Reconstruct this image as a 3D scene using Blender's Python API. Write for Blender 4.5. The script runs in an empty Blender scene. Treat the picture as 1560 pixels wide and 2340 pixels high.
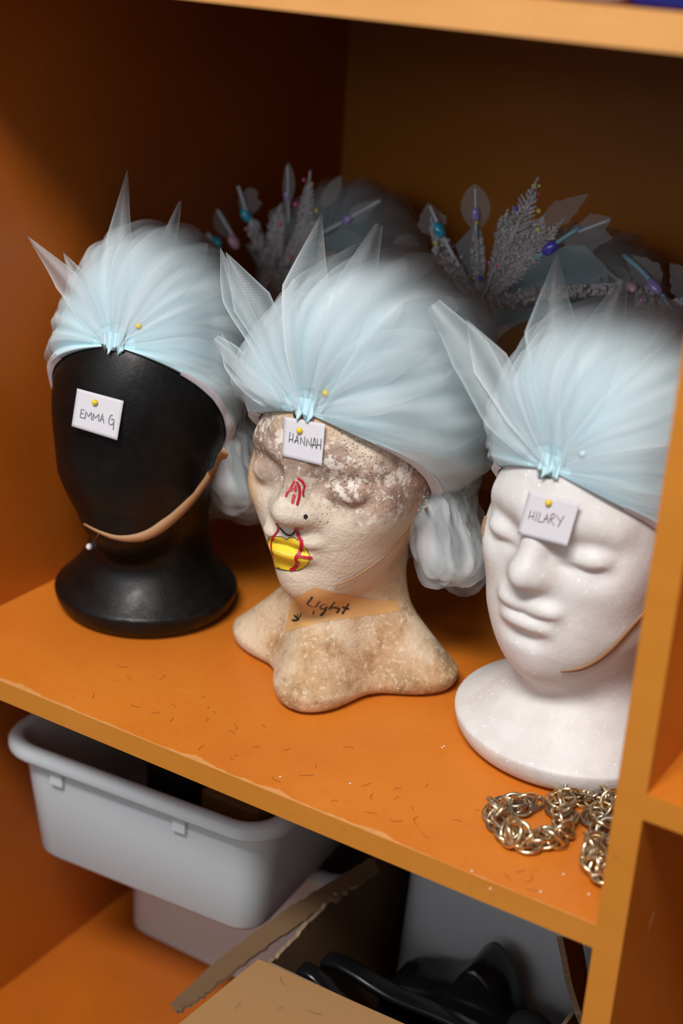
import bpy, math, random
import numpy as np
from mathutils import Vector, Matrix
from mathutils.bvhtree import BVHTree

C = bpy.context.scene.collection
PI = math.pi
random.seed(7)

# ------------------------------------------------------------------ camera
YAW, PITCH, ROLL = -0.53586, -0.39378, 0.06294
CAM = np.array([0.22742, -0.70552, 0.55283])
FPX = 3415.4
_f = np.array([math.sin(YAW) * math.cos(PITCH), math.cos(YAW) * math.cos(PITCH), math.sin(PITCH)])
_r = np.array([math.cos(YAW), -math.sin(YAW), 0.0])
_u = np.cross(_r, _f)
CR = math.cos(ROLL) * _r + math.sin(ROLL) * _u
CU = -math.sin(ROLL) * _r + math.cos(ROLL) * _u
CF = _f

def pray(px, py):
    """viewing direction of a point of the 1560x2340 photograph (depth 1 along the axis)"""
    return CF + CR * ((px - 780) / FPX) - CU * ((py - 1170) / FPX)

def on_plane(px, py, P, n):
    v = pray(px, py)
    n = np.asarray(n, float)
    s = ((np.asarray(P, float) - CAM) @ n) / (v @ n)
    return CAM + s * v

cam_d = bpy.data.cameras.new('camera')
cam = bpy.data.objects.new('camera', cam_d)
C.objects.link(cam)
cam.matrix_world = Matrix(((CR[0], CU[0], -CF[0], CAM[0]), (CR[1], CU[1], -CF[1], CAM[1]),
                           (CR[2], CU[2], -CF[2], CAM[2]), (0, 0, 0, 1)))
cam_d.sensor_fit = 'VERTICAL'
cam_d.sensor_height = 36
cam_d.sensor_width = 24
cam_d.lens = FPX / 2340 * 36
cam_d.clip_start = 0.02
cam_d.dof.use_dof = True
cam_d.dof.focus_distance = 1.045
cam_d.dof.aperture_fstop = 3.6
bpy.context.scene.camera = cam

# ------------------------------------------------------------------ helpers
def tag(o, label=None, cat=None, group=None, kind=None):
    if label: o['label'] = label
    if cat: o['category'] = cat
    if group: o['group'] = group
    if kind: o['kind'] = kind
    return o

def empty(name, label, cat, loc=(0, 0, 0), rz=0.0, group=None):
    o = bpy.data.objects.new(name, None)
    o.empty_display_size = 0.02
    C.objects.link(o)
    o.location = loc
    o.rotation_euler = (0, 0, rz)
    o['label'] = label
    o['category'] = cat
    if group: o['group'] = group
    return o

def mesh_obj(name, verts, faces, m, parent=None, smooth=True, M=None, attr=None, uv=None):
    """vertices in world coordinates; with a parent they are moved into its local frame"""
    V = np.asarray(verts, float).reshape(-1, 3)
    if parent is not None:
        W = world_of(parent)
        Wi = np.array(W.inverted())
        V = V @ Wi[:3, :3].T + Wi[:3, 3]
    me = bpy.data.meshes.new(name)
    me.from_pydata([tuple(v) for v in V], [], [tuple(int(i) for i in f) for f in faces])
    mats = m if isinstance(m, (list, tuple)) else [m]
    for k in mats: me.materials.append(k)
    me.polygons.foreach_set('use_smooth', [smooth] * len(me.polygons))
    if attr:
        for an, vals in attr.items():
            a = me.attributes.new(an, 'FLOAT', 'POINT')
            a.data.foreach_set('value', np.asarray(vals, np.float32))
    if uv is not None:
        l = me.uv_layers.new(name='UVMap')
        idx = np.zeros(len(me.loops), int)
        me.loops.foreach_get('vertex_index', idx)
        l.data.foreach_set('uv', np.asarray(uv, np.float32)[idx].ravel())
    me.update()
    o = bpy.data.objects.new(name, me)
    C.objects.link(o)
    if parent is not None: o.parent = parent
    return o

def world_of(o):
    Mx = Matrix.LocRotScale(o.location, o.rotation_euler, o.scale)
    return (world_of(o.parent) @ Mx) if o.parent else Mx

class MB:
    def __init__(s): s.v = []; s.f = []; s.mi = []
    def add(s, v, f, mi=0):
        n = len(s.v)
        s.v += [tuple(x) for x in v]
        s.f += [tuple(i + n for i in q) for q in f]
        s.mi += [mi] * len(f)
    def box(s, x0, x1, y0, y1, z0, z1, mi=0):
        v = [(x0, y0, z0), (x1, y0, z0), (x1, y1, z0), (x0, y1, z0), (x0, y0, z1), (x1, y0, z1), (x1, y1, z1), (x0, y1, z1)]
        s.add(v, [(0, 3, 2, 1), (4, 5, 6, 7), (0, 1, 5, 4), (1, 2, 6, 5), (2, 3, 7, 6), (3, 0, 4, 7)], mi)
    def tube(s, pts, r, n=8, closed=False, cap=True):
        pts = [np.asarray(p, float) for p in pts]
        N = len(pts)
        rr = r if hasattr(r, '__len__') else [r] * N
        nrm = None
        V = []
        for i, p in enumerate(pts):
            a = pts[(i - 1) % N] if (closed or i > 0) else p
            b = pts[(i + 1) % N] if (closed or i < N - 1) else p
            t = b - a; t /= (np.linalg.norm(t) + 1e-12)
            if nrm is None:
                h = np.array([0, 0, 1.0]) if abs(t[2]) < .9 else np.array([1.0, 0, 0])
                nrm = np.cross(t, h)
            nrm = nrm - t * (nrm @ t); nrm /= (np.linalg.norm(nrm) + 1e-12)
            bn = np.cross(t, nrm)
            for k in range(n):
                an = 2 * PI * k / n
                V.append(p + rr[i] * (math.cos(an) * nrm + math.sin(an) * bn))
        F = []
        for i in range(N if closed else N - 1):
            j = (i + 1) % N
            for k in range(n):
                k2 = (k + 1) % n
                F.append((i * n + k, i * n + k2, j * n + k2, j * n + k))
        if not closed and cap:
            F.append(tuple(range(n - 1, -1, -1)))
            F.append(tuple((N - 1) * n + k for k in range(n)))
        s.add(V, F)
    def sphere(s, c, r, nu=14, nv=9, sc=(1, 1, 1), R=None):
        V = []; F = []
        for j in range(nv + 1):
            th = PI * j / nv
            for i in range(nu):
                ph = 2 * PI * i / nu
                d = np.array([math.sin(th) * math.cos(ph) * sc[0], math.sin(th) * math.sin(ph) * sc[1], math.cos(th) * sc[2]]) * r
                if R is not None: d = R @ d
                V.append(np.asarray(c) + d)
        for j in range(nv):
            for i in range(nu):
                i2 = (i + 1) % nu
                F.append((j * nu + i, (j + 1) * nu + i, (j + 1) * nu + i2, j * nu + i2))
        s.add(V, F)
    def build(s, name, m, parent=None, smooth=True):
        o = mesh_obj(name, s.v, s.f, m, parent, smooth)
        if any(s.mi): o.data.polygons.foreach_set('material_index', s.mi)
        return o

def bevel(o, w=0.0008, seg=2):
    b = o.modifiers.new('bevel', 'BEVEL')
    b.width = w; b.segments = seg; b.limit_method = 'ANGLE'
    return o

def spline(pts, n):
    """Catmull-Rom through points, n samples"""
    P = np.asarray(pts, float)
    if len(P) < 3:
        t = np.linspace(0, 1, n)[:, None]
        return P[0] * (1 - t) + P[-1] * t
    Q = np.vstack([2 * P[0] - P[1], P, 2 * P[-1] - P[-2]])
    out = []
    for s in np.linspace(0, len(P) - 1 - 1e-6, n):
        i = int(s); t = s - i
        a, b, c, d = Q[i:i + 4]
        out.append(0.5 * (2 * b + (c - a) * t + (2 * a - 5 * b + 4 * c - d) * t * t + (3 * b - a - 3 * c + d) * t ** 3))
    return np.array(out)

# ------------------------------------------------------------------ materials
def srgb(r, g, b):
    f = lambda c: (c / 255 / 12.92) if c / 255 <= .04045 else ((c / 255 + .055) / 1.055) ** 2.4
    return (f(r), f(g), f(b), 1)

class NT:
    def __init__(s, name):
        s.m = bpy.data.materials.new(name); s.m.use_nodes = True
        s.t = s.m.node_tree; s.n = s.t.nodes; s.l = s.t.links
        s.b = s.n['Principled BSDF']; s.out = s.n['Material Output']
    def node(s, typ, **k):
        x = s.n.new(typ)
        for a, v in k.items(): setattr(x, a, v)
        return x
    def link(s, a, b): s.l.new(a, b)
    def setin(s, sock, v):
        if hasattr(v, 'is_linked') or hasattr(v, 'links'): s.l.new(v, sock)
        else: sock.default_value = v
    def obj(s): 
        if not hasattr(s, '_tc'): s._tc = s.node('ShaderNodeTexCoord')
        return s._tc.outputs['Object']
    def uv(s):
        s.obj(); return s._tc.outputs['UV']
    def noise(s, scale, detail=3, rough=.55, vec=None, dist=0.0):
        x = s.node('ShaderNodeTexNoise'); x.inputs['Scale'].default_value = scale
        x.inputs['Detail'].default_value = detail; x.inputs['Roughness'].default_value = rough
        x.inputs['Distortion'].default_value = dist
        s.link(vec if vec is not None else s.obj(), x.inputs['Vector'])
        return x.outputs['Fac']
    def voro(s, scale, feature='F1', vec=None, rnd=1.0):
        x = s.node('ShaderNodeTexVoronoi', feature=feature); x.inputs['Scale'].default_value = scale
        x.inputs['Randomness'].default_value = rnd
        s.link(vec if vec is not None else s.obj(), x.inputs['Vector'])
        return x.outputs['Distance']
    def ramp(s, fac, a, b, va=0.0, vb=1.0):
        x = s.node('ShaderNodeMapRange', interpolation_type='SMOOTHSTEP')
        s.setin(x.inputs['Value'], fac)
        x.inputs['From Min'].default_value = a; x.inputs['From Max'].default_value = b
        x.inputs['To Min'].default_value = va; x.inputs['To Max'].default_value = vb
        return x.outputs['Result']
    def mix(s, fac, a, b, mode='MIX'):
        x = s.node('ShaderNodeMix', data_type='RGBA', blend_type=mode)
        s.setin(x.inputs['Factor'], fac); s.setin(x.inputs[6], a); s.setin(x.inputs[7], b)
        return x.outputs[2]
    def math(s, op, a, b=0.0, clamp=False):
        x = s.node('ShaderNodeMath', operation=op, use_clamp=clamp)
        s.setin(x.inputs[0], a); s.setin(x.inputs[1], b)
        return x.outputs[0]
    def sep(s, vec=None):
        x = s.node('ShaderNodeSeparateXYZ'); s.link(vec if vec is not None else s.obj(), x.inputs[0])
        return x.outputs
    def bump(s, h, strength=.3, dist=.001, prev=None):
        x = s.node('ShaderNodeBump'); s.setin(x.inputs['Height'], h)
        x.inputs['Strength'].default_value = strength; x.inputs['Distance'].default_value = dist
        if prev is not None: s.link(prev, x.inputs['Normal'])
        s.link(x.outputs[0], s.b.inputs['Normal'])
        return x.outputs[0]
    def attr(s, name):
        x = s.node('ShaderNodeAttribute', attribute_name=name)
        return x.outputs['Fac']
    def col(s, c): s.setin(s.b.inputs['Base Color'], c)
    def set(s, **k):
        for a, v in k.items(): s.setin(s.b.inputs[a.replace('_', ' ')], v)

def plain(name, c, rough=.5, metal=0.0, spec=.5, var=.08, scale=60, bump=0.0):
    t = NT(name)
    n = t.noise(scale, 3)
    d = tuple(max(0, x * (1 - var)) for x in c[:3]) + (1,)
    l = tuple(min(1, x * (1 + var)) for x in c[:3]) + (1,)
    t.col(t.mix(n, d, l))
    t.set(Roughness=rough, Metallic=metal, Specular_IOR_Level=spec)
    if bump: t.bump(n, bump, .001)
    return t.m

def wood_face(name='orange_laminate', a=srgb(194, 106, 28), b=srgb(206, 119, 36)):
    t = NT(name)
    n = t.noise(6, 4); n2 = t.noise(160, 2)
    c = t.mix(t.ramp(n, .3, .7), a, b)
    c = t.mix(t.ramp(n2, .55, .75, 0, .15), c, srgb(150, 70, 12))
    t.col(c)
    t.set(Roughness=t.ramp(t.noise(9, 3), .3, .7, .34, .5), Specular_IOR_Level=.4)
    t.bump(n2, .04, .0006)
    return t.m
def wood_edge(name, a, b):
    t = NT(name)
    mp = t.node('ShaderNodeMapping'); mp.inputs['Scale'].default_value = (6, 30, 30)
    t.link(t.obj(), mp.inputs[0])
    n = t.noise(1.0, 4, vec=mp.outputs[0]); n2 = t.noise(250, 2)
    c = t.mix(t.ramp(n, .3, .7), a, b)
    c = t.mix(t.ramp(n2, .62, .75, 0, .25), c, srgb(120, 66, 20))
    t.col(c); t.set(Roughness=.45, Specular_IOR_Level=.35)
    return t.m
def worn_face():
    """shelf top: laminate, chipped to bare board along its front arris"""
    t = NT('orange_laminate_chipped')
    n = t.noise(6, 4); n2 = t.noise(160, 2)
    c = t.mix(t.ramp(n, .3, .7), srgb(197, 108, 30), srgb(208, 121, 38))
    c = t.mix(t.ramp(n2, .55, .75, 0, .15), c, srgb(150, 70, 12))
    o = t.sep()
    mp = t.node('ShaderNodeMapping'); mp.inputs['Scale'].default_value = (1, .25, 0)
    t.link(t.obj(), mp.inputs[0])
    w = t.noise(16, 5, .6, vec=mp.outputs[0])
    w = t.ramp(w, .42, .75, .0012, .0095)
    w = t.math('MULTIPLY', w, t.ramp(o[0], -.19, -.1, 1.0, .28))
    mask = t.ramp(t.math('SUBTRACT', w, o[1]), -.0003, .0003)
    bare = t.mix(t.noise(120, 3), srgb(196, 128, 66), srgb(222, 160, 98))
    c = t.mix(mask, c, bare)
    # fine scratches
    mp2 = t.node('ShaderNodeMapping'); mp2.inputs['Scale'].default_value = (14, 320, 1); mp2.inputs['Rotation'].default_value = (0, 0, .35)
    t.link(t.obj(), mp2.inputs[0])
    sc = t.ramp(t.noise(1, 2, vec=mp2.outputs[0]), .73, .8, 0, .5)
    c = t.mix(sc, c, srgb(225, 160, 90))
    t.col(c)
    t.set(Roughness=t.ramp(t.noise(9, 3), .3, .7, .34, .5), Specular_IOR_Level=.4)
    t.bump(n2, .04, .0006)
    return t.m

M_WOOD = wood_face()
M_WOODS = wood_face('orange_laminate_shaded', srgb(168, 86, 20), srgb(182, 96, 24))  # darker copy; shade on side panel and bottom board put into the colour
M_WOODB = wood_face('orange_laminate_back_shaded', srgb(142, 58, 18), srgb(152, 64, 20))  # deeper copy; shade at back panel and upper board painted into its tone
M_WORN = worn_face()
M_EDGE = wood_edge('board_edge', srgb(188, 116, 34), srgb(194, 122, 40))
M_EDGE_TOP = wood_edge('pale_board_edge', srgb(200, 140, 76), srgb(214, 154, 92))  # paler edge colour for the upper shelf

def black_foam():
    t = NT('black_painted_foam')
    n = t.noise(90, 4); v = t.voro(420)
    sp = t.ramp(t.noise(55, 3, .6), .735, .77)
    fine = t.ramp(t.noise(420, 2), .6, .68)
    c = t.mix(t.math('MULTIPLY', sp, fine), (.0035, .003, .0028, 1), (.35, .34, .33, 1))
    c = t.mix(t.ramp(t.noise(14, 4), .52, .75, 0, .5), c, (.010, .009, .008, 1))
    t.col(c)
    t.set(Roughness=t.ramp(n, .3, .7, .36, .50), Specular_IOR_Level=.27)
    b = t.bump(v, .12, .0006)
    t.bump(n, .25, .0012, b)
    return t.m

def white_foam(name, base=(.70, .68, .67, 1), dark=(.61, .575, .56, 1)):
    t = NT(name)
    v = t.voro(260); n = t.noise(40, 3)
    e = t.voro(260, 'DISTANCE_TO_EDGE')
    c = t.mix(t.ramp(n, .3, .75), base, dark)
    c = t.mix(t.ramp(e, 0, .06, .22, 0), c, (.62, .58, .56, 1))
    c = t.mix(t.ramp(t.noise(330, 2), .66, .74, 0, .8), c, (.95, .94, .93, 1))
    t.col(c)
    t.set(Roughness=.52, Specular_IOR_Level=.35)
    t.b.inputs['Subsurface Weight'].default_value = .12
    t.b.inputs['Subsurface Radius'].default_value = (.006, .005, .0045)
    b = t.bump(v, .16, .0007)
    t.bump(t.noise(120, 4), .18, .0008, b)
    return t.m

def dirty_foam():
    t = NT('old_stained_foam')
    o = t.sep()
    x, y, z = o[0], o[1], o[2]
    cream = t.mix(t.noise(18, 4), srgb(226, 217, 203), srgb(208, 186, 160))
    tan = t.mix(t.noise(30, 5), srgb(216, 182, 140), srgb(182, 138, 92))
    # one side of the face is stained tan, cheek and chin stay white
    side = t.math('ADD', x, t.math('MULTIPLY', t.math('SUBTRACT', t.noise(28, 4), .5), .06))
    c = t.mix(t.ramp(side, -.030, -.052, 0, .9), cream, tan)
    zz = t.math('ADD', z, t.math('MULTIPLY', t.math('SUBTRACT', t.noise(38, 5), .5), .05))
    # cheek towards the ear, warmer and pored
    c = t.mix(t.math('MULTIPLY', t.ramp(y, -.05, -.005), t.ramp(x, .02, .05)), c, srgb(205, 172, 138))
    # make-up grime across brows and eye sockets
    zg = t.math('ADD', zz, t.math('MULTIPLY', t.ramp(x, .01, .06), .022))
    zg = t.math('ADD', zg, t.math('MULTIPLY', t.math('SUBTRACT', t.noise(90, 6, .7), .5), .03))
    g = t.math('MULTIPLY', t.ramp(zg, .158, .186), t.ramp(zg, .226, .206))
    grime = t.mix(t.ramp(t.noise(60, 6, .7), .3, .7), srgb(116, 88, 76), srgb(182, 150, 132))
    fl = t.math('ADD', t.noise(190, 8, .72), t.math('MULTIPLY', t.math('SUBTRACT', t.noise(34, 3), .5), .55))
    flake = t.ramp(fl, .50, .60, 0, .9)
    grime = t.mix(flake, grime, srgb(228, 220, 210))
    c = t.mix(t.math('MULTIPLY', g, .88), c, grime)
    # forehead
    fh = t.ramp(zz, .206, .226)
    c = t.mix(fh, c, t.mix(t.noise(70, 6, .65), srgb(226, 194, 160), srgb(190, 150, 106)))
    # faint dirt all over the face
    c = t.mix(t.ramp(t.noise(150, 8, .75), .54, .70, 0, .45), c, srgb(168, 136, 104))
    # pores
    p = t.voro(460)
    pm = t.math('MULTIPLY', t.ramp(p, .36, .20), t.ramp(t.noise(26, 3), .43, .55))
    pm = t.math('MULTIPLY', pm, t.math('MULTIPLY', t.ramp(z, .12, .15), t.ramp(x, .010, .026)))
    c = t.mix(t.math('MULTIPLY', pm, .8), c, srgb(110, 72, 44))
    # neck and base: blotchy tan, dirt and scuffs
    nb = t.ramp(z, .092, .082)
    base = t.mix(t.ramp(t.noise(18, 6, .65), .35, .65), srgb(216, 194, 166), srgb(186, 150, 110))
    base = t.mix(t.ramp(t.noise(42, 8, .78), .49, .68, 0, .8), base, srgb(146, 100, 54))
    base = t.mix(t.ramp(t.noise(24, 6, .7, dist=.4), .54, .68, 0, .65), base, srgb(136, 118, 86))
    base = t.mix(t.ramp(t.noise(230, 6, .75), .52, .64, 0, .6), base, srgb(232, 212, 186))
    c = t.mix(nb, c, base)
    t.col(c)
    t.set(Roughness=.62, Specular_IOR_Level=.3)
    b = t.bump(p, .25, .0009)
    b = t.bump(t.noise(85, 8, .7), .65, .0024, b)
    return t.m

M_BLACK = black_foam()
M_WHITE = white_foam('white_foam')
M_DIRTY = dirty_foam()
M_TANH = plain('tan_foam', srgb(206, 160, 96), .6, var=.12, scale=25)
M_PALE = plain('pale_foam', srgb(200, 188, 170), .6, var=.1, scale=25)

def tulle(name, col_a, col_b, a0, a1, net=0.0, edge=0.0, soft=False):
    """thin net cloth: lets light through between its threads; net = thread spacing in metres"""
    t = NT(name)
    t.n.remove(t.b)
    tr = t.node('ShaderNodeBsdfTransparent')
    df = t.node('ShaderNodeBsdfDiffuse'); tl = t.node('ShaderNodeBsdfTranslucent')
    pl = t.attr('pleat')
    c = t.mix(pl, col_a, col_b)
    t.link(c, df.inputs[0]); t.link(c, tl.inputs[0])
    m = t.node('ShaderNodeMixShader'); m.inputs[0].default_value = .35
    t.link(df.outputs[0], m.inputs[1]); t.link(tl.outputs[0], m.inputs[2])
    lw = t.node('ShaderNodeLayerWeight'); lw.inputs[0].default_value = .35
    a = t.ramp(pl, 0, 1, a0, a1)
    if soft: a = t.math('MULTIPLY', a, t.ramp(lw.outputs['Facing'], .25, .95, 1.0, .25))
    else: a = t.math('ADD', a, t.math('MULTIPLY', t.math('POWER', lw.outputs['Facing'], 2.0), .35))
    if net:
        u = t.sep(t.uv())
        lines = None
        for an in (math.radians(62), math.radians(-62)):
            s_ = t.math('ADD', t.math('MULTIPLY', u[0], math.cos(an) / net), t.math('MULTIPLY', u[1], math.sin(an) / net))
            fr = t.math('ABSOLUTE', t.math('SUBTRACT', t.math('FRACT', s_), .5))
            k = t.ramp(fr, .23, .15)
            lines = k if lines is None else t.math('MAXIMUM', lines, k)
        a = t.math('ADD', t.math('MULTIPLY', a, .45), t.math('MULTIPLY', lines, t.math('MULTIPLY', a, 1.15)))
    if edge:
        a = t.math('ADD', a, t.math('MULTIPLY', t.attr('border'), edge))
    a = t.math('MAXIMUM', t.math('MINIMUM', a, .97), 0.0)
    mm = t.node('ShaderNodeMixShader')
    t.link(a, mm.inputs[0]); t.link(tr.outputs[0], mm.inputs[1]); t.link(m.outputs[0], mm.inputs[2])
    t.link(mm.outputs[0], t.out.inputs[0])
    return t.m

def cap_cloth():
    t = NT('pale_blue_gathered_cloth')
    pl = t.attr('pleat'); dp = t.attr('deep')
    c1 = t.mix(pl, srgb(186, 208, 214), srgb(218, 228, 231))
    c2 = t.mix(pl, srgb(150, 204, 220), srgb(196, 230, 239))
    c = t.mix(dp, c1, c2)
    t.col(c)
    t.set(Roughness=.85, Specular_IOR_Level=.1)
    t.b.inputs['Sheen Weight'].default_value = .25
    t.bump(t.noise(420, 2), .12, .0004)
    return t.m

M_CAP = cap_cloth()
M_SHEET = tulle('tulle_sheet', (.62, .72, .755, 1), (.84, .89, .91, 1), .10, .30, 0, .32)
M_SPIKE = tulle('tulle_net', (.60, .70, .74, 1), (.80, .85, .87, 1), .26, .42, .0011, .30)
M_SPIKE_S = tulle('tulle_net_far', (.60, .70, .74, 1), (.80, .85, .87, 1), .26, .42, 0, .25)
M_RUFF = tulle('tulle_ruffle', (.60, .68, .71, 1), (.82, .85, .87, 1), .50, .80, soft=True)
M_WING = tulle('tulle_wing', (.36, .58, .66, 1), (.62, .80, .86, 1), .40, .75)
M_HALO = tulle('tulle_haze', (.65, .72, .75, 1), (.80, .86, .88, 1), .10, .24)
M_HEM = plain('white_hem', srgb(226, 222, 230), .8, var=.04, bump=.1)
M_KNOT = plain('gathered_blue', srgb(176, 222, 236), .85, var=.1, scale=200, bump=.3)
M_PAPER = plain('note_paper', srgb(202, 198, 204), .7, var=.02, scale=30)
M_INKB = plain('black_ink', (.012, .012, .014, 1), .6)
M_INKG = plain('grey_ink', srgb(96, 104, 108), .6)
M_INKP = plain('purple_ink', srgb(92, 48, 66), .6)
M_MARK = plain('black_marker', (.012, .014, .014, 1), .5)
M_RED = plain('red_marker', srgb(176, 16, 40), .45, var=.35, scale=400)
M_YEL = plain('yellow_paint', srgb(238, 204, 50), .5, var=.18, scale=260)
M_CREASE = plain('pale_crease', srgb(240, 222, 150), .5)
M_TAPE = plain('tan_tape', srgb(212, 164, 104), .5, var=.14, scale=60)
M_PINY = plain('yellow_pin_head', srgb(226, 194, 34), .25, var=.02)
M_PINW = plain('white_pin_head', srgb(232, 232, 234), .25, var=.02)
M_STEEL = plain('pin_steel', (.45, .45, .45, 1), .3, 1.0, var=.05)
M_ELAST = plain('tan_elastic', srgb(164, 122, 84), .65, var=.06, scale=300, bump=.2)
M_BRASS = plain('antique_brass', (.72, .58, .37, 1), .22, 1.0, var=.22, scale=90)
M_BRASSD = plain('dull_brass', (.36, .31, .24, 1), .38, 1.0, var=.25, scale=200)
def groove_metal():
    t = NT('grooved_brass')
    w = t.node('ShaderNodeTexWave'); w.inputs['Scale'].default_value = 500
    t.link(t.obj(), w.inputs['Vector'])
    t.col((.5, .42, .32, 1)); t.set(Metallic=1.0, Roughness=.35)
    t.bump(w.outputs['Fac'], .6, .0006)
    return t.m
M_GROOVE = groove_metal()
def glitter():
    t = NT('silver_glitter')
    v = t.node('ShaderNodeTexVoronoi'); v.inputs['Scale'].default_value = 700
    t.link(t.obj(), v.inputs['Vector'])
    t.col(t.mix(t.ramp(v.outputs['Color'], .2, .9), (.95, .95, .97, 1), (.60, .61, .64, 1)))
    t.set(Metallic=.0, Roughness=.3)
    t.bump(v.outputs['Distance'], 1.0, .002)
    return t.m
M_GLIT = glitter()
M_STICK = plain('clear_white_rod', srgb(206, 222, 232), .2)
M_STICKB = plain('pale_blue_rod', srgb(150, 206, 226), .2)
def gem(name, c):
    t = NT(name); t.col(t.mix(t.voro(300), c, tuple(min(1, x * 1.8) for x in c[:3]) + (1,)))
    t.set(Roughness=.12, Specular_IOR_Level=.8)
    t.b.inputs['Coat Weight'].default_value = .6
    return t.m
GEMS = {'yellow': gem('gem_yellow', (.75, .66, .12, 1)), 'purple': gem('gem_purple', (.20, .09, .75, 1)),
        'pink': gem('gem_pink', (.75, .12, .42, 1)), 'red': gem('gem_red', (.72, .12, .10, 1)),
        'cyan': gem('gem_cyan', (.02, .38, .58, 1)), 'indigo': gem('gem_indigo', (.09, .07, .62, 1)),
        'lilac': gem('gem_lilac', (.30, .26, .72, 1)), 'rose': gem('gem_rose', (.70, .40, .55, 1)), 'sky': gem('gem_sky', (.22, .42, .62, 1))}
def plastic_white(name, c):
    t = NT(name); t.col(t.mix(t.noise(12, 2), c, tuple(x * .95 for x in c[:3]) + (1,)))
    t.set(Roughness=.38, Specular_IOR_Level=.4)
    t.b.inputs['Subsurface Weight'].default_value = .15
    t.b.inputs['Subsurface Radius'].default_value = (.01, .01, .01)
    return t.m
M_TUB = plastic_white('white_plastic', srgb(200, 204, 208))
M_TUB2 = plastic_white('off_white_plastic', srgb(198, 206, 212))
M_BLKP = plain('black_plastic', (.006, .006, .007, 1), .22, spec=.55, var=.2, scale=80)
M_BLKF = plain('black_felt', (.006, .005, .005, 1), .9)
def card(name, a, b):
    t = NT(name); n = t.noise(220, 3); n2 = t.noise(12, 3)
    t.col(t.mix(n2, t.mix(n, a, b), t.mix(n, b, a)))
    t.set(Roughness=.8, Specular_IOR_Level=.15); t.bump(n, .15, .0006)
    return t.m
M_CARD = card('kraft_card', srgb(144, 106, 66), srgb(160, 122, 80))
M_CARDD = card('kraft_card_shaded', srgb(92, 70, 48), srgb(108, 82, 58))  # same kraft, darkened: shade on box walls and torn flap is in the colour
M_CARDE = card('torn_card_core', srgb(96, 78, 58), srgb(160, 136, 112))
M_BLUE = plain('blue_plastic', srgb(36, 38, 120), .4, var=.1)
M_CREAM = plain('cream_cloth', srgb(214, 200, 180), .8, var=.1, bump=.2)
M_HAIR = plain('dark_hair', (.03, .018, .01, 1), .5)
M_DUST = plain('white_crumb', (.8, .78, .75, 1), .8)
M_FLOOR = plain('grey_vinyl', (.22, .21, .2, 1), .5, var=.1, scale=8)
M_WALL = plain('painted_wall', (.55, .54, .52, 1), .8, var=.03, scale=5)

# ------------------------------------------------------------------ setting and shelving unit
ZF = -0.95
BW, BD, BH, BT = 0.561, 0.58, 0.491, 0.0165
mb = MB(); mb.box(-2.4, 2.4, -2.6, 0.68, ZF - .05, ZF)
tag(mb.build('floor', M_FLOOR, smooth=False), kind='structure')
mb = MB(); mb.box(-2.4, 2.4, .68, .73, ZF - .05, 1.6)
tag(mb.build('wall_back', M_WALL, smooth=False), kind='structure')

unit = empty('shelving_unit', 'orange laminate open shelving unit holding the wig heads, tubs and box', 'shelves', (-.28, .29, ZF))
def board(name, x0, x1, y0, y1, z0, z1, face=M_WOOD, edge=M_EDGE, lab=None):
    m = MB()
    v = [(x0, y0, z0), (x1, y0, z0), (x1, y1, z0), (x0, y1, z0), (x0, y0, z1), (x1, y0, z1), (x1, y1, z1), (x0, y1, z1)]
    m.add(v, [(0, 3, 2, 1), (4, 5, 6, 7), (1, 2, 6, 5), (2, 3, 7, 6), (3, 0, 4, 7)], 0)
    m.add([v[0], v[1], v[5], v[4]], [(0, 1, 2, 3)], 1)
    # local frame = world coordinates of the board, so that the wear follows its front arris
    o = m.build(name, [face, edge], None, smooth=False)
    o.parent = unit
    o.matrix_parent_inverse = world_of(unit).inverted()
    if lab: o['label'] = lab
    return o
RX = 0.62
ZL = -0.38
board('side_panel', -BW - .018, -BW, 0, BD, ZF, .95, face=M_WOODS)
board('side_panel', RX, RX + .018, 0, BD, ZF, .95)
board('divider_panel', 0, .0175, 0, BD, ZF + .08, .95)
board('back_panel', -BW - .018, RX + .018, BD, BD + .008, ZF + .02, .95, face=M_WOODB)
board('shelf_board', -BW, 0, 0, BD, -BT, 0, face=M_WORN, lab='shelf board chipped along its front edge')
board('shelf_board', -BW, 0, 0, BD, BH, BH + .0185, face=M_WOODB, edge=M_EDGE_TOP, lab='shelf board with a pale front edge')
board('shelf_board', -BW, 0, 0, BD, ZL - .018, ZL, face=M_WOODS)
board('shelf_board', .0175, RX, 0, BD, .0973 - .0165, .0973, lab='shelf board of the neighbouring bay')
board('shelf_board', .0175, RX, 0, BD, BH + .05, BH + .068)
board('shelf_board', -BW, RX, 0, BD, ZF + .06, ZF + .08)
board('plinth', -BW, RX, .04, .058, ZF, ZF + .06)
# chipped laminate on the neighbouring side of the divider
def flat_patch(name, pts, m, parent, lab=None):
    o = mesh_obj(name, pts, [tuple(range(len(pts)))], m, parent, smooth=False)
    if lab: o['label'] = lab
    return o
chip = [(1497, 2080), (1493, 2100), (1488, 2118), (1484, 2120), (1481, 2134), (1478, 2131), (1479, 2112), (1484, 2098), (1490, 2082)]
mb = MB()
P0 = (.0175 + .0003, 0, 0)
mb.add([on_plane(x, y, P0, (1, 0, 0)) for x, y in chip], [tuple(range(len(chip)))])
scr = [(1474.5, 2150), (1476, 2150), (1468, 2222), (1466, 2228)]
mb.add([on_plane(x, y, P0, (1, 0, 0)) for x, y in scr], [tuple(range(len(scr)))])
mb.build('chipped_spot', plain('bare_chip', srgb(206, 130, 70), .7), unit, False)

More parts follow.
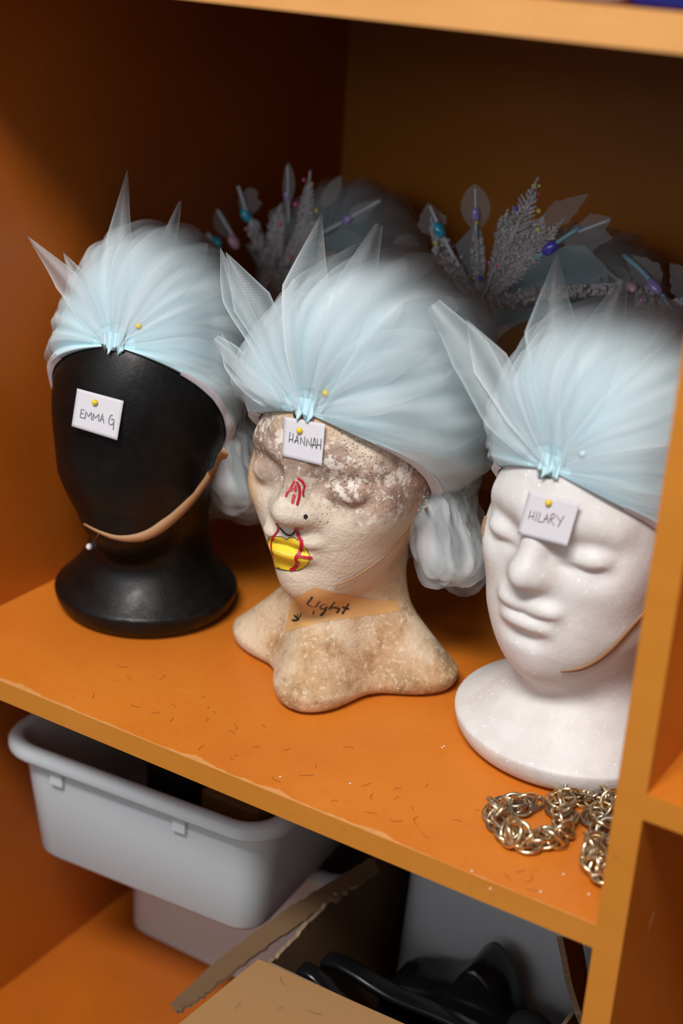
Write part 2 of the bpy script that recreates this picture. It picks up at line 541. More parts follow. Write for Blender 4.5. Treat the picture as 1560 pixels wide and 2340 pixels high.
# ------------------------------------------------------------------ implicit surfaces
def sd_ell(X, c, r):
    p = [(X[i] - c[i]) for i in range(3)]
    k0 = np.sqrt(sum((p[i] / r[i]) ** 2 for i in range(3)))
    k1 = np.sqrt(sum((p[i] / (r[i] ** 2)) ** 2 for i in range(3))) + 1e-9
    return k0 * (k0 - 1) / k1
def sd_cap(X, a, b, ra, rb):
    a = np.array(a, float); b = np.array(b, float); ba = b - a
    h = sum((X[i] - a[i]) * ba[i] for i in range(3)) / (ba @ ba)
    h = np.clip(h, 0, 1)
    d = np.sqrt(sum((X[i] - a[i] - ba[i] * h) ** 2 for i in range(3)))
    return d - (ra + (rb - ra) * h)
def smin(a, b, k):
    h = np.maximum(k - np.abs(a - b), 0) / k
    return np.minimum(a, b) - h * h * k * .25
def smax(a, b, k): return -smin(-a, -b, k)

def surface_nets(f, o, h):
    nx, ny, nz = f.shape
    s = f < 0
    acc = np.zeros((nx - 1, ny - 1, nz - 1, 3), np.float32); cnt = np.zeros((nx - 1, ny - 1, nz - 1), np.float32)
    def sl(d): return tuple(slice(d[i], f.shape[i] - 1 + d[i]) for i in range(3))
    cor = [(i, j, k) for i in (0, 1) for j in (0, 1) for k in (0, 1)]
    for a in cor:
        for ax in range(3):
            if a[ax]: continue
            b = list(a); b[ax] = 1
            fa, fb = f[sl(a)], f[sl(b)]
            m = (fa < 0) != (fb < 0)
            t = np.where(m, fa / np.where(m, fa - fb, 1), 0)
            cnt += m
            for c in range(3):
                acc[..., c] += np.where(m, a[c] + (t if c == ax else 0), 0)
    act = cnt > 0
    idx = -np.ones(act.shape, int)
    idx[act] = np.arange(act.sum())
    base = np.argwhere(act)
    V = (base + acc[act] / cnt[act][:, None]) * h + np.array(o)
    F = []
    for ax in range(3):
        u, v = [(1, 2), (2, 0), (0, 1)][ax]
        A = [slice(1, -1)] * 3; B = [slice(1, -1)] * 3
        A[ax] = slice(0, -1); B[ax] = slice(1, None)
        m = s[tuple(A)] != s[tuple(B)]
        fl = s[tuple(A)][m]
        P = np.argwhere(m)
        off = np.array([1, 1, 1]); off[ax] = 0
        P = P + off
        def cell(du, dv):
            q = P.copy(); q[:, u] -= du; q[:, v] -= dv
            return idx[q[:, 0], q[:, 1], q[:, 2]]
        q = np.stack([cell(1, 1), cell(0, 1), cell(0, 0), cell(1, 0)], 1)
        q[~fl] = q[~fl][:, ::-1]
        F.append(q)
    return V, np.vstack(F)

def grid(x0, x1, y0, y1, z0, z1, h):
    xs = np.arange(x0, x1, h, dtype=np.float32); ys = np.arange(y0, y1, h, dtype=np.float32); zs = np.arange(z0, z1, h, dtype=np.float32)
    return np.meshgrid(xs, ys, zs, indexing='ij'), (x0, y0, z0)

CRAN_C = np.array([0, .012, .203]); CRAN_R = np.array([.066, .086, .078])

def head_sdf(X, style):
    x, y, z = X
    ax = np.abs(x); S = [ax, y, z]
    f = sd_ell(X, CRAN_C, CRAN_R)
    if style == 'egg':
        f = smin(f, sd_ell(X, (0, -.022, .160), (.063, .064, .088)), .03)
        f = smin(f, sd_cap(X, (0, -.03, .115), (0, -.042, .092), .045, .028), .03)
    else:
        wj = .060 if style == 'white' else .056
        f = smin(f, sd_ell(X, (0, -.020, .158), (wj, .062, .080)), .03)
        if style == 'white':
            f = smin(f, sd_ell(X, (0, -.025, .117), (.0555, .054, .042)), .025)
            f = smin(f, sd_cap(X, (0, -.046, .098), (0, -.050, .094), .026, .024), .03)
        else:
            f = smin(f, sd_cap(X, (0, -.040, .112), (0, -.053, .096), .034, .021), .03)
        # cheekbones
        f = smin(f, sd_ell(S, (.034, -.045, .158), (.022, .022, .022)), .02)
        # eye sockets
        d = .0055 if style == 'white' else .0085
        f = smax(f, -sd_cap(S, (.020, -.094, .176), (.042, -.080, .174), .0085 + d, .0075 + d), .016)
        # brow ridge
        f = smin(f, sd_cap(S, (.012, -.0745, .1955), (.042, -.0585, .1925), .0055, .0045), .016)
        # eyelids (closed)
        f = smin(f, sd_ell(S, (.029, -.0640, .1725), (.0175, .0125, .0095)), .006)
        if style == 'white':
            f = smax(f, -sd_cap(S, (.016, -.0785, .1655), (.043, -.0690, .1660), .0012, .0010), .005)
        # nose
        n = sd_cap(X, (0, -.074, .192), (0, -.0885, .160), .0060, .0095)
        nw = .78 if style == 'white' else 1.0
        n = smin(n, sd_ell(X, (0, -.0890, .1570), (.0115 * nw, .0115, .0095)), .008)
        n = smin(n, sd_ell(S, (.0105 * nw, -.0815, .1550), (.0075 * nw, .0105, .0075)), .007)
        f = smin(f, n, .012)
        # lips
        ox = 0.0 if style == 'white' else -.0035
        oy = .0012 if style == 'white' else .0042
        XL = [np.abs(x - ox), y - oy, z]
        l = sd_ell(XL, (.0085, -.0815, .1335), (.0150, .0085, .0062))
        l = smin(l, sd_ell(XL, (0, -.0805, .1215), (.0190, .0095, .0075)), .004)
        f = smin(f, l, .007)
        f = smax(f, -sd_ell(XL, (0, -.092, .1275), (.024, .006, .0012)), .004)
        # philtrum hollow
        f = smax(f, -sd_cap(X, (0, -.0925, .147), (0, -.0925, .141), .003, .003), .006)
        # hollow under the lower lip
        f = smax(f, -sd_ell(X, (0, -.0865, .1105), (.016, .006, .004)), .008)
    return f

def make_head_mesh(style, basekind, h=.0019):
    X, o = grid(-.112, .112, -.118, .118, -.006, .296, h)
    x, y, z = X
    f = head_sdf(X, style)
    rn = .0335 if style != 'white' else .039
    neck = sd_cap(X, (0, .010, .03), (0, .014, .155), rn, rn + .003)
    if style == 'egg': neck = sd_cap(X, (0, .014, .03), (0, .016, .155), .041, .043)
    f = smin(f, neck, .022)
    rho = np.sqrt(x * x + (y - (0 if basekind != 'star' else 0)) ** 2)
    if basekind == 'star':
        th = np.arctan2(y, x) - A(9)
        R0 = .0605 + .0320 * np.abs(np.cos(2 * th)) ** 2.4 * (.5 + .5 * np.sign(np.abs(np.cos(2 * th)) - 0)) 
        tipw = np.abs(np.cos(2 * th)) ** 1.6
        hr = .011 + .009 * tipw
        t = np.clip((z - hr * .8) / (.086 - hr * .8), 0, 1)
        prof = .033 + (R0 - .033) * (1 - t) ** (1.18 + .1 * tipw)
        low = np.clip((.014 - z) / .014, 0, 1)
        prof = prof - .007 * low ** 2.2
        b = (rho - prof) * .60
        b = np.maximum(b, z - .088)
        f = smin(f, b, .018)
    else:
        R0, hr, RN = {'disc': (.0745, .036, .040), 'dish': (.087, .038, .040), 'far': (.076, .034, .038)}[basekind]
        t = np.clip((z - hr * .55) / (.088 - hr * .55), 0, 1)
        prof = R0 + (RN - R0) * (1 - (1 - t) ** 2.3)
        low = np.clip((hr * .55 - z) / (hr * .55), 0, 1)
        prof = prof - .010 * low ** 2.2
        b = (rho - prof) * .62
        b = np.maximum(b, z - .088)
        f = smin(f, b, .018)
    f = smax(f, -z + .0005, .006)
    return surface_nets(f, o, h)

HEADS = {}
def place_head(key, meshdata, mat, loc, az, name, label, cat='wig head', par=True):
    root = empty(name, label, cat, (loc[0], loc[1], 0), az)
    V, F = meshdata
    W = np.array(world_of(root))
    VW = V @ W[:3, :3].T + W[:3, 3]
    o = mesh_obj('foam_head', VW, F, mat, root)
    bvh = BVHTree.FromPolygons([Vector(v) for v in VW], [tuple(int(i) for i in q) for q in F])
    lb = BVHTree.FromPolygons([Vector(v) for v in V], [tuple(int(i) for i in q) for q in F])
    HEADS[key] = dict(root=root, bvh=bvh, lbvh=lb, W=W, loc=np.array([loc[0], loc[1], 0.]), az=az,
                      fd=np.array([math.sin(az), -math.cos(az), 0.]))
    return root

A = math.radians
md_egg = make_head_mesh('egg', 'disc')
md_star = make_head_mesh('dirty', 'star')
md_white = make_head_mesh('white', 'dish')
md_far = make_head_mesh('egg', 'far', .0036)
place_head('black', md_egg, M_BLACK, (-.473, .168), A(18), 'wig_head', 'glossy black faceless foam wig head on a round base, at the left')
place_head('star', md_star, M_DIRTY, (-.289, .180), A(1), 'wig_head', 'old stained foam wig head with yellow painted lips and star shaped base')
place_head('white', md_white, M_WHITE, (-.099, .190), A(-9), 'wig_head', 'clean white foam wig head with closed eyes, beside the brass chain')
place_head('far1', md_far, M_PALE, (-.470, .445), A(12), 'wig_head', 'wig head in the back row hidden behind the black head, wearing a crystal headdress')
place_head('far2', md_far, M_TANH, (-.236, .440), A(14), 'wig_head', 'tan foam wig head in the back row between the stained and white heads')
place_head('far3', md_far, M_PALE, (-.072, .455), A(4), 'wig_head', 'pale wig head in the back row beside the divider, behind the white head')

def cast(bvh, px, py):
    d = pray(px, py); n = np.linalg.norm(d)
    hit, nor, _, dist = bvh.ray_cast(Vector(CAM), Vector(d / n))
    if hit is None: return None, None
    return np.array(hit), np.array(nor)

# ------------------------------------------------------------------ flat strokes and patches lying on surfaces
def ribbon(pts, wid, nrm, off):
    P = np.asarray(pts, float) + np.asarray(nrm) * off
    n = len(P); V = []; F = []
    for i in range(n):
        t = P[min(i + 1, n - 1)] - P[max(i - 1, 0)]
        s = np.cross(nrm[i], t); s /= (np.linalg.norm(s) + 1e-12)
        w = wid[i] / 2
        V += [P[i] - s * w, P[i] + s * w]
    for i in range(n - 1): F.append((2 * i, 2 * i + 2, 2 * i + 3, 2 * i + 1))
    return V, F

def strokes_on(bvh, name, strokes, m, parent, off=.0004, res=3.0):
    """strokes: (polyline in photo pixels, width in pixels)"""
    mb = MB()
    for k, (pl, w) in enumerate(strokes):
        pl = np.asarray(pl, float)
        L = np.linalg.norm(np.diff(pl, axis=0), axis=1).sum()
        q = spline(pl, max(4, int(L / res))) if len(pl) > 2 else spline(pl, max(3, int(L / res)))
        P = []; N = []
        for x, y in q:
            h, nn = cast(bvh, x, y)
            if h is None: continue
            P.append(h); N.append(nn)
        if len(P) < 2: continue
        dep = (np.mean(P, 0) - CAM) @ CF
        ww = w * dep / FPX
        wd = [ww * (.75 if i in (0, len(P) - 1) else 1.0) * (1 + .14 * math.sin(i * 2.3 + k)) for i in range(len(P))]
        mb.add(*ribbon(P, wd, N, off + k * .00003))
    return mb.build(name, m, parent)

def inside(poly, x, y):
    c = False; n = len(poly)
    for i in range(n):
        x1, y1 = poly[i]; x2, y2 = poly[i - 1]
        if (y1 > y) != (y2 > y) and x < (x2 - x1) * (y - y1) / (y2 - y1) + x1: c = not c
    return c

def patch_on(bvh, name, poly, m, parent, off=.0002, step=2.0):
    poly = np.asarray(poly, float)
    x0, y0 = poly.min(0) - step; x1, y1 = poly.max(0) + step
    V = []; F = []; ids = {}
    def vid(i, j):
        if (i, j) not in ids:
            h, n = cast(bvh, x0 + i * step, y0 + j * step)
            if h is None: return None
            ids[(i, j)] = len(V); V.append(h + n * off)
        return ids[(i, j)]
    for i in range(int((x1 - x0) / step)):
        for j in range(int((y1 - y0) / step)):
            if inside(poly, x0 + (i + .5) * step, y0 + (j + .5) * step):
                q = [vid(i, j), vid(i, j + 1), vid(i + 1, j + 1), vid(i + 1, j)]
                if None not in q: F.append(tuple(q))
    return mesh_obj(name, V, F, m, parent)

def Z(pts, ox, oy, s): return [(ox + a / s, oy + b / s) for a, b in pts]

hs = HEADS['star']; hb = hs['bvh']; hr_ = hs['root']
# tape round the neck, with felt pen writing
patch_on(hb, 'paper_tape', [(664, 1374), (700, 1352), (720, 1342), (770, 1356), (840, 1368), (908, 1374), (912, 1396), (860, 1404), (800, 1412), (735, 1420), (700, 1430), (652, 1446)], M_TAPE, hr_, .00025, 2.5)['label'] = 'tan tape round the neck'
lt = lambda p: Z(p, 640, 1330, 7.8)
strokes_on(hb, 'marker_writing', [
    (lt([(575, 250), (530, 320), (485, 385), (540, 425), (620, 440), (660, 400), (685, 362)]), 4.4), (lt([(700, 335), (708, 362)]), 3.2),
    (lt([(830, 385), (760, 395), (715, 430), (725, 470), (780, 470), (835, 425)]), 4.2), (lt([(830, 430), (800, 500), (760, 560), (715, 600)]), 5),
    (lt([(970, 345), (920, 410), (862, 480)]), 5), (lt([(862, 480), (930, 448), (1020, 458), (1045, 490), (1000, 545)]), 4.6),
    (lt([(1215, 375), (1160, 470), (1095, 565)]), 4.4), (lt([(1095, 435), (1160, 455), (1222, 478)]), 4.2),
    (lt([(612, 505), (595, 540), (606, 580)]), 3.2),
    (lt([(330, 555), (322, 600), (312, 650)]), 2.8), (lt([(395, 560), (372, 605), (345, 650)]), 3.2), (lt([(260, 590), (310, 640), (350, 655)]), 4.6),
    (lt([(222, 678), (290, 690), (350, 668)]), 4.4)], M_MARK, hr_, .0006)['label'] = 'black handwritten word on the neck'
fz = lambda p: Z(p, 590, 1080, 9.0)
lips = fz([(170, 1480), (200, 1390), (280, 1300), (380, 1310), (500, 1320), (580, 1375), (660, 1330), (760, 1340), (820, 1400), (860, 1470), (950, 1510), (1010, 1590), (1060, 1720), (1050, 1810), (1000, 1900), (900, 1970), (780, 2010), (600, 2010), (450, 1980), (340, 1940), (250, 1860), (190, 1740), (180, 1610), (235, 1550)])
patch_on(hb, 'painted_lips', lips, M_YEL, hr_, .0002, 1.6)['label'] = 'yellow painted lips'
strokes_on(hb, 'lip_crease', [(fz([(330, 1600), (450, 1635), (600, 1675), (740, 1720)]), 1.6)], M_CREASE, hr_, .0004)
ol = lips + [lips[0]]
strokes_on(hb, 'lip_outline', [(ol[0:4], 1.5), (ol[3:6], 1.5), (ol[5:9], 1.5), (ol[10:14], 1.4), (ol[13:19], 1.6), (ol[17:21], 2.2), (ol[20:23], 1.2), (ol[22:25], 1.5),
    (fz([(420, 1940), (470, 1990)]), 3)], M_MARK, hr_, .0005)
strokes_on(hb, 'nostril_line', [(fz([(450, 1130), (520, 1220), (600, 1280), (690, 1285), (750, 1220), (790, 1155)]), 4.2)], M_MARK, hr_, .0006)
strokes_on(hb, 'red_drawing', [
    (fz([(750, 160), (690, 270), (640, 370), (600, 430), (570, 510)]), 5.4), (fz([(810, 110), (900, 180), (935, 270), (910, 380), (905, 440), (925, 490)]), 5.2),
    (fz([(790, 180), (830, 280), (840, 420), (820, 540), (785, 680)]), 6.2), (fz([(765, 250), (755, 330), (750, 390)]), 5.6), (fz([(735, 440), (722, 520), (690, 640)]), 7), (fz([(720, 310), (670, 390)]), 3),
    (fz([(375, 1040), (420, 1090), (415, 1190), (340, 1290), (300, 1370), (280, 1500), (295, 1620), (320, 1760), (350, 1930), (345, 2080), (365, 2220)]), 4.8),
    (fz([(930, 1125), (880, 1128), (800, 1140), (750, 1165)]), 6), (fz([(770, 1120), (820, 1240), (850, 1340), (895, 1420), (885, 1560), (830, 1680), (780, 1760), (810, 1870), (740, 1960), (665, 2000)]), 8.5),
    (fz([(790, 1720), (950, 1738), (1110, 1752)]), 6.5)], M_RED, hr_, .0008)['label'] = 'red felt pen strokes on the nose and over the mouth'
dot = [(590 + (970 + 46 * math.cos(a)) / 9, 1080 + (905 + 50 * math.sin(a)) / 9) for a in np.linspace(0, 2 * PI, 14)[:-1]]
patch_on(hb, 'black_spot', dot, M_MARK, hr_, .0003, 1.0)

# ------------------------------------------------------------------ tulle caps
class Cap:
    PS = np.radians([0, 15, 30, 45, 60, 75, 90, 100, 112, 125, 140, 160, 180])
    PH = np.radians([100, 101, 103, 106, 110, 116, 124, 132, 143, 155, 165, 172, 178])
    def __init__(s, key, seed, puff=.020, tz=.0, side=.25):
        s.h = HEADS[key]; s.rng = np.random.RandomState(seed)
        s.side = side
        gz = .226 + tz
        hit = s.h['lbvh'].ray_cast(Vector((0, .012, gz)), Vector((0, -1, 0)))[0]
        s.G = np.array([0.0, hit[1] - .004, gz])
        s.Cc = CRAN_C.copy()
        P = s.G - s.Cc; s.rG = np.linalg.norm(P); s.P = P / s.rG
        s.e1 = np.array([1.0, 0, 0]); s.e2 = np.cross(s.e1, -s.P); s.e2 /= np.linalg.norm(s.e2)
        if s.e2[2] < 0: s.e2 = -s.e2
        s.puff = puff
        k = 10
        s.fr = s.rng.randint(5, 38, k); s.of = s.rng.uniform(0, 6.28, k); s.am = s.rng.uniform(.3, 1, k) * (12.0 / (8 + s.fr))
        s.fr2 = s.rng.randint(2, 6, 4); s.of2 = s.rng.uniform(0, 6.28, 4)
        s.cache = {}
    def phe(s, psi): return np.interp(psi, s.PS, s.PH)
    def dirs(s, psi, phi):
        return (np.cos(psi)[..., None] * s.P + np.sin(psi)[..., None] * (np.cos(phi)[..., None] * s.e2 + np.sin(phi)[..., None] * s.e1))
    def pleat(s, psi, phi, sh=0.0):
        v = 0
        for f, o, a in zip(s.fr, s.of, s.am):
            v = v + a * np.sin(f * phi + o + sh + 1.3 * np.sin(psi * 1.7 + o) * (1 + .06 * f))
        return v / s.am.sum() * 1.9
    def base_r(s, d):
        e = 1.0 / np.sqrt(((d / CRAN_R) ** 2).sum(-1))
        r = e.copy()
        flat = d.reshape(-1, 3); rf = r.reshape(-1)
        for i in range(len(flat)):
            hit, _, _, dist = s.h['lbvh'].ray_cast(Vector(s.Cc), Vector(flat[i]))
            if hit is not None: rf[i] = max(rf[i], min(dist, .098))
        return rf.reshape(r.shape)
    def pts(s, psi, phi, off=0.0, sh=0.0, plamp=1.0, r=None):
        d = s.dirs(psi, phi)
        if r is None: r = s.base_r(d)
        pe = s.phe(psi)
        u = np.clip(np.abs(phi) / pe, 0, 1)
        e = np.clip(1 - u ** 5, 0, 1)
        a = np.clip(psi / A(38), 0, 1); a = a * a * (3 - 2 * a)
        tail = np.clip((A(178) - psi) / A(30), 0.25, 1)
        lob = 1 + .16 * sum(np.sin(f * phi + o) for f, o in zip(s.fr2, s.of2)) / 2
        sf = 1 - s.side * np.sin(phi) ** 2 * np.clip(psi / A(50), 0, 1)
        th = .0022 + s.puff * a * (.18 + .82 * e) * tail * lob * sf
        pl = s.pleat(psi, phi, sh)
        amp = plamp * (.0006 + .0016 * np.sin(np.clip(psi, 0, PI / 2)) ) * (.35 + .65 * a)
        R = r + th + pl * amp + off * (.25 + .75 * a) * (.3 + .7 * e) * sf
        R = np.where(u > .9985, r + .0007, R)
        return s.Cc + d * R[..., None], pl, r
    def w(s, L):
        return L @ s.h['W'][:3, :3].T + s.h['W'][:3, 3]

def gridfaces(n, m):
    i, j = np.meshgrid(np.arange(n - 1), np.arange(m - 1), indexing='ij')
    a = i * m + j
    return np.stack([a, a + 1, a + m + 1, a + m], -1).reshape(-1, 4)

def build_cap(key, name, label, seed, puff=.020, sheets=9, near=True, group=None, haze=2, res=1.0, tz=0.0, side=.25):
    c = Cap(key, seed, puff, tz, side)
    h = c.h
    root = empty(name, label, 'headdress', tuple(c.w(c.G)), h['az'], group)
    n, m = int(64 * res), int(230 * res)
    psi = np.repeat(np.linspace(A(1), A(172), n)[:, None], m, 1)
    phi = np.linspace(-1, 1, m)[None, :] * c.phe(psi)
    L, pl, r = c.pts(psi, phi)
    deep = np.clip(1 - psi / A(52), 0, 1) ** .7
    att = np.clip(.5 + .5 * pl, 0, 1)
    W = c.w(L.reshape(-1, 3))
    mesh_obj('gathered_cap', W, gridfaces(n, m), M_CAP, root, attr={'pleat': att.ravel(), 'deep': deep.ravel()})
    hood = BVHTree.FromPolygons([Vector(v) for v in W], [tuple(int(i) for i in q) for q in gridfaces(n, m)])
    # soft outer layers of net over the whole cap
    for k in range(haze):
        p2 = np.repeat(np.linspace(A(10), A(150 - 12 * k), n)[:, None], m, 1)
        f2 = np.linspace(-1, 1, m)[None, :] * c.phe(p2) * (.93 - .05 * k)
        L2, pl2, _ = c.pts(p2, f2,   .006 + .006 * k, sh=1.7 * (k + 1), plamp=1.2, r=None if (n, m, k) not in c.cache else c.cache[(n, m, k)])
        mesh_obj('tulle_layer', c.w(L2.reshape(-1, 3)), gridfaces(n, m), M_HALO, root, attr={'pleat': np.clip(.5 + .6 * pl2, 0, 1).ravel()})
    # single gathered sheets with visible borders
    rng = c.rng
    for k in range(sheets):
        n2, m2 = 40, 44
        cen = rng.uniform(-1.5, 1.5); half = A(rng.uniform(14, 34))
        p_end = A(rng.uniform(60, 125)); 
        t = np.linspace(0, 1, n2)[:, None]; u = np.linspace(-1, 1, m2)[None, :]
        p3 = A(5) + (p_end - A(5)) * t * (1 - .10 * u * u * rng.uniform(0, 1.6)) + 0 * u
        f3 = cen + half * u * ((.55 + .45 * t) if k % 2 else np.clip(1 - t, 0, 1) ** .6 * 1.1) + A(rng.uniform(-14, 14)) * t ** 2
        f3 = np.clip(f3, -c.phe(p3) * .97, c.phe(p3) * .97)
        rise = .003 + .004 * rng.rand()
        off = rise + rng.uniform(0, .010) * t ** 2 + 0 * u
        L3, pl3, _ = c.pts(p3, f3, off, sh=rng.uniform(0, 6), plamp=1.5)
        bor = np.clip((np.abs(u) - .955) / .045, 0, 1) * (1 - .8 * t) + 0 * t
        if k % 2: bor = bor - 1.6 * np.clip((t - .60) / .40, 0, 1)
        mesh_obj('tulle_sheet', c.w(L3.reshape(-1, 3)), gridfaces(n2, m2), M_SHEET, root, attr={'pleat': np.clip(.45 + .6 * pl3, 0, 1).ravel(), 'border': bor.ravel()})
    # white hem round the opening
    for sgn in (-1, 1):
        ps = np.linspace(A(34), A(150), 60)
        V = []; 
        for p in ps:
            pe = c.phe(p)
            a = np.array([p])
            L1 = c.pts(a, np.array([sgn * pe * .972]))[0][0]
            L2 = c.pts(a, np.array([sgn * pe * 1.012]))[0][0]
            n1 = L1 - c.Cc; n1 /= np.linalg.norm(n1)
            V += [L1 + n1 * .0010, (L1 + L2) / 2 + n1 * .0016, L2 + n1 * .0006]
        mesh_obj('hem_band', c.w(np.array(V)), gridfaces(60, 3), M_HEM, root)
    # gathered knot at the forehead
    V = []; att = []; nn, mm = 10, 64
    ax = np.array([0, -.30, -.95]); ax /= np.linalg.norm(ax)
    s1 = np.array([1.0, 0, 0]); s2 = np.cross(ax, s1)
    for i in range(nn):
        t = i / (nn - 1)
        for j in range(mm):
            an = 2 * PI * j / mm
            w1 = math.sin(an * 8 + seed) * .6 + .5 * math.sin(an * 13 + 2 * seed) + .3 * math.sin(an * 21)
            rr = (.0072 - .0030 * t + .0020 * t * t) * (1 + (.05 + .20 * t) * w1)
            zz = -.006 + .0125 * t + .0026 * t * math.sin(an * 5 + seed) + .0014 * t * math.sin(an * 11)
            V.append(c.G + np.array([0, .0026, .003]) + ax * zz + rr * (s1 * math.cos(an) * 1.15 + s2 * math.sin(an) * .55)); att.append(min(1, max(0, .5 + .5 * w1)))
    V = np.array(V); F = []
    for i in range(nn - 1):
        for j in range(mm): F.append((i * mm + j, i * mm + (j + 1) % mm, (i + 1) * mm + (j + 1) % mm, (i + 1) * mm + j))
    F.append(tuple((nn - 1) * mm + j for j in range(mm)))
    mesh_obj('gather_knot', c.w(V), F, M_CAP, root, attr={'pleat': att, 'deep': [.7] * len(att)})
    # nape ruffle: soft bunches of tulle hanging at the back of the neck
    X, o = grid(-.118, .118, -.02, .150, .028, .165, .0026)
    fr = None
    rr_ = np.random.RandomState(seed + 3)
    for th in np.linspace(-48, 98, 13):
        a = A(th + rr_.uniform(-5, 5)); sn, cs = math.sin(a), math.cos(a)
        zb = .052 + .030 * abs(th) / 100 + rr_.uniform(-.010, .014); ro = .078 + rr_.uniform(-.007, .010)
        e = sd_cap(X, (.062 * sn, .016 + .062 * cs, .142), (ro * sn, .016 + ro * cs, zb + .016), .012, .0115 + .005 * rr_.rand())
        fr = e if fr is None else smin(fr, e, .013)
    x, y, z = X
    ta = np.arctan2(x, y - .016)
    fr = fr + .0012 * np.sin(ta * 31 + z * 110 + seed) + .0010 * np.sin(ta * 57 - z * 70) + .0008 * np.sin(z * 230 + 3 * np.sin(ta * 9)) 
    Vr, Fr = surface_nets(fr, o, .0026)
    tv = np.arctan2(Vr[:, 0], Vr[:, 1] - .016)
    Vh, Fh = surface_nets(fr - .0048 + .0016 * np.sin(ta * 23 + z * 60) , o, .0026)
    mesh_obj('tulle_layer', c.w(Vh), Fh, M_HALO, root, attr={'pleat': np.clip(.5 + .5 * np.sin(Vh[:, 0] * 300 + Vh[:, 2] * 120), 0, 1)})
    mesh_obj('nape_ruffle', c.w(Vr), Fr, M_RUFF, root, attr={'pleat': np.clip(.5 + .5 * np.sin(tv * 42 + Vr[:, 2] * 90 + seed), 0, 1)})
    c.root = root; c.hood = hood
    return c

def spike(c, center, widths, mat, n=40, m=13, lift=.0035, fold=.12):
    """one pointed strip of net: runs over the cap, then stands free past its outline"""
    q = spline(center, n)
    wd = np.interp(np.linspace(0, 1, n), np.linspace(0, 1, len(widths)), widths)
    tt = np.linspace(0, 1, n)
    dep = []
    for x, y in q:
        hit, _ = cast(c.hood, x, y)
        dep.append(None if hit is None else (hit - CAM) @ CF)
    idx = [i for i, d in enumerate(dep) if d is not None]
    last = max(idx)
    k = max(0, last - 3)
    D = np.zeros(n)
    for i in range(n):
        if i <= k: D[i] = (dep[i] if dep[i] is not None else dep[idx[0]]) - lift
        else: D[i] = D[k] + (i - k) * .0006
    # smooth and keep in front of the cap
    for _ in range(6):
        D[1:-1] = (D[:-2] + 2 * D[1:-1] + D[2:]) / 4
    V = []; uv = []; pl = []; bo = []
    L = 0
    for i in range(n):
        t = q[min(i + 1, n - 1)] - q[max(i - 1, 0)]; t /= np.linalg.norm(t)
        nrm = np.array([-t[1], t[0]])
        if i: L += np.linalg.norm(q[i] - q[i - 1]) * D[i] / FPX
        for j in range(m):
            u = 2 * j / (m - 1) - 1
            p = q[i] + nrm * u * wd[i] / 2
            dd = D[i] + .004 * abs(u) * min(1, wd[i] / 60) + .0015 * math.sin(u * 3 + i * .15)
            if i <= last:
                hit, _ = cast(c.hood, p[0], p[1])
                if hit is not None: dd = min(dd, (hit - CAM) @ CF - .0015)
            V.append(CAM + pray(*p) * dd)
            uv.append((u * wd[i] / 2 * D[i] / FPX, L))
            pl.append(.45 + .4 * math.sin(u * 4 + center[0][0]))
            bo.append(1.0 if abs(u) > .93 else 0.0)
    mesh_obj('tulle_point', V, gridfaces(n, m), mat, c.root, attr={'pleat': pl, 'border': bo}, uv=uv)

capB = build_cap('black', 'tulle_headdress', 'pale blue tulle headdress with chin strap on the black wig head', 11, .017, 11, tz=.014, side=.70)
capS = build_cap('star', 'tulle_headdress', 'large pale blue tulle headdress on the stained wig head with painted lips', 23, .027, 13, side=.30)
capW = build_cap('white', 'tulle_headdress', 'pale blue tulle headdress on the white wig head beside the divider', 37, .024, 12, side=.42)
for ce, w_ in [
    ([(660, 935), (600, 800), (535, 680), (503, 565)], [10, 42, 56, 1]), ([(680, 935), (640, 810), (575, 690), (516, 576)], [10, 70, 92, 1]),
    ([(650, 945), (590, 880), (530, 810), (492, 772)], [10, 40, 44, 16]), ([(690, 935), (690, 800), (700, 660), (734, 488)], [12, 80, 112, 1]),
    ([(720, 935), (770, 780), (815, 650), (866, 513)], [12, 80, 92, 18]), ([(640, 950), (575, 890), (530, 830), (505, 760)], [8, 35, 40, 1]),
    ([(735, 945), (860, 830), (960, 740), (1040, 690)], [12, 110, 130, 30])]:
    spike(capS, ce, w_, M_SPIKE)
for ce, w_ in [
    ([(1240, 1072), (1150, 950), (1075, 810), (990, 695)], [12, 90, 98, 34]), ([(1250, 1065), (1190, 950), (1120, 830), (1065, 730)], [10, 70, 86, 1]),
    ([(1270, 1062), (1270, 900), (1262, 760), (1272, 580)], [12, 90, 128, 1]), ([(1290, 1062), (1330, 900), (1380, 760), (1425, 640)], [12, 110, 100, 20]),
    ([(1258, 1062), (1265, 900), (1275, 800), (1258, 705)], [6, 20, 24, 1])]:
    spike(capW, ce, w_, M_SPIKE)
for ce, w_ in [
    ([(245, 795), (200, 720), (150, 640), (63, 540)], [8, 50, 56, 1]), ([(248, 795), (215, 720), (190, 660), (145, 578)], [8, 50, 62, 1]),
    ([(258, 790), (265, 680), (272, 550), (291, 388)], [8, 45, 60, 1]), ([(275, 790), (330, 680), (375, 580), (412, 460)], [8, 45, 52, 5])]:
    spike(capB, ce, w_, M_SPIKE)

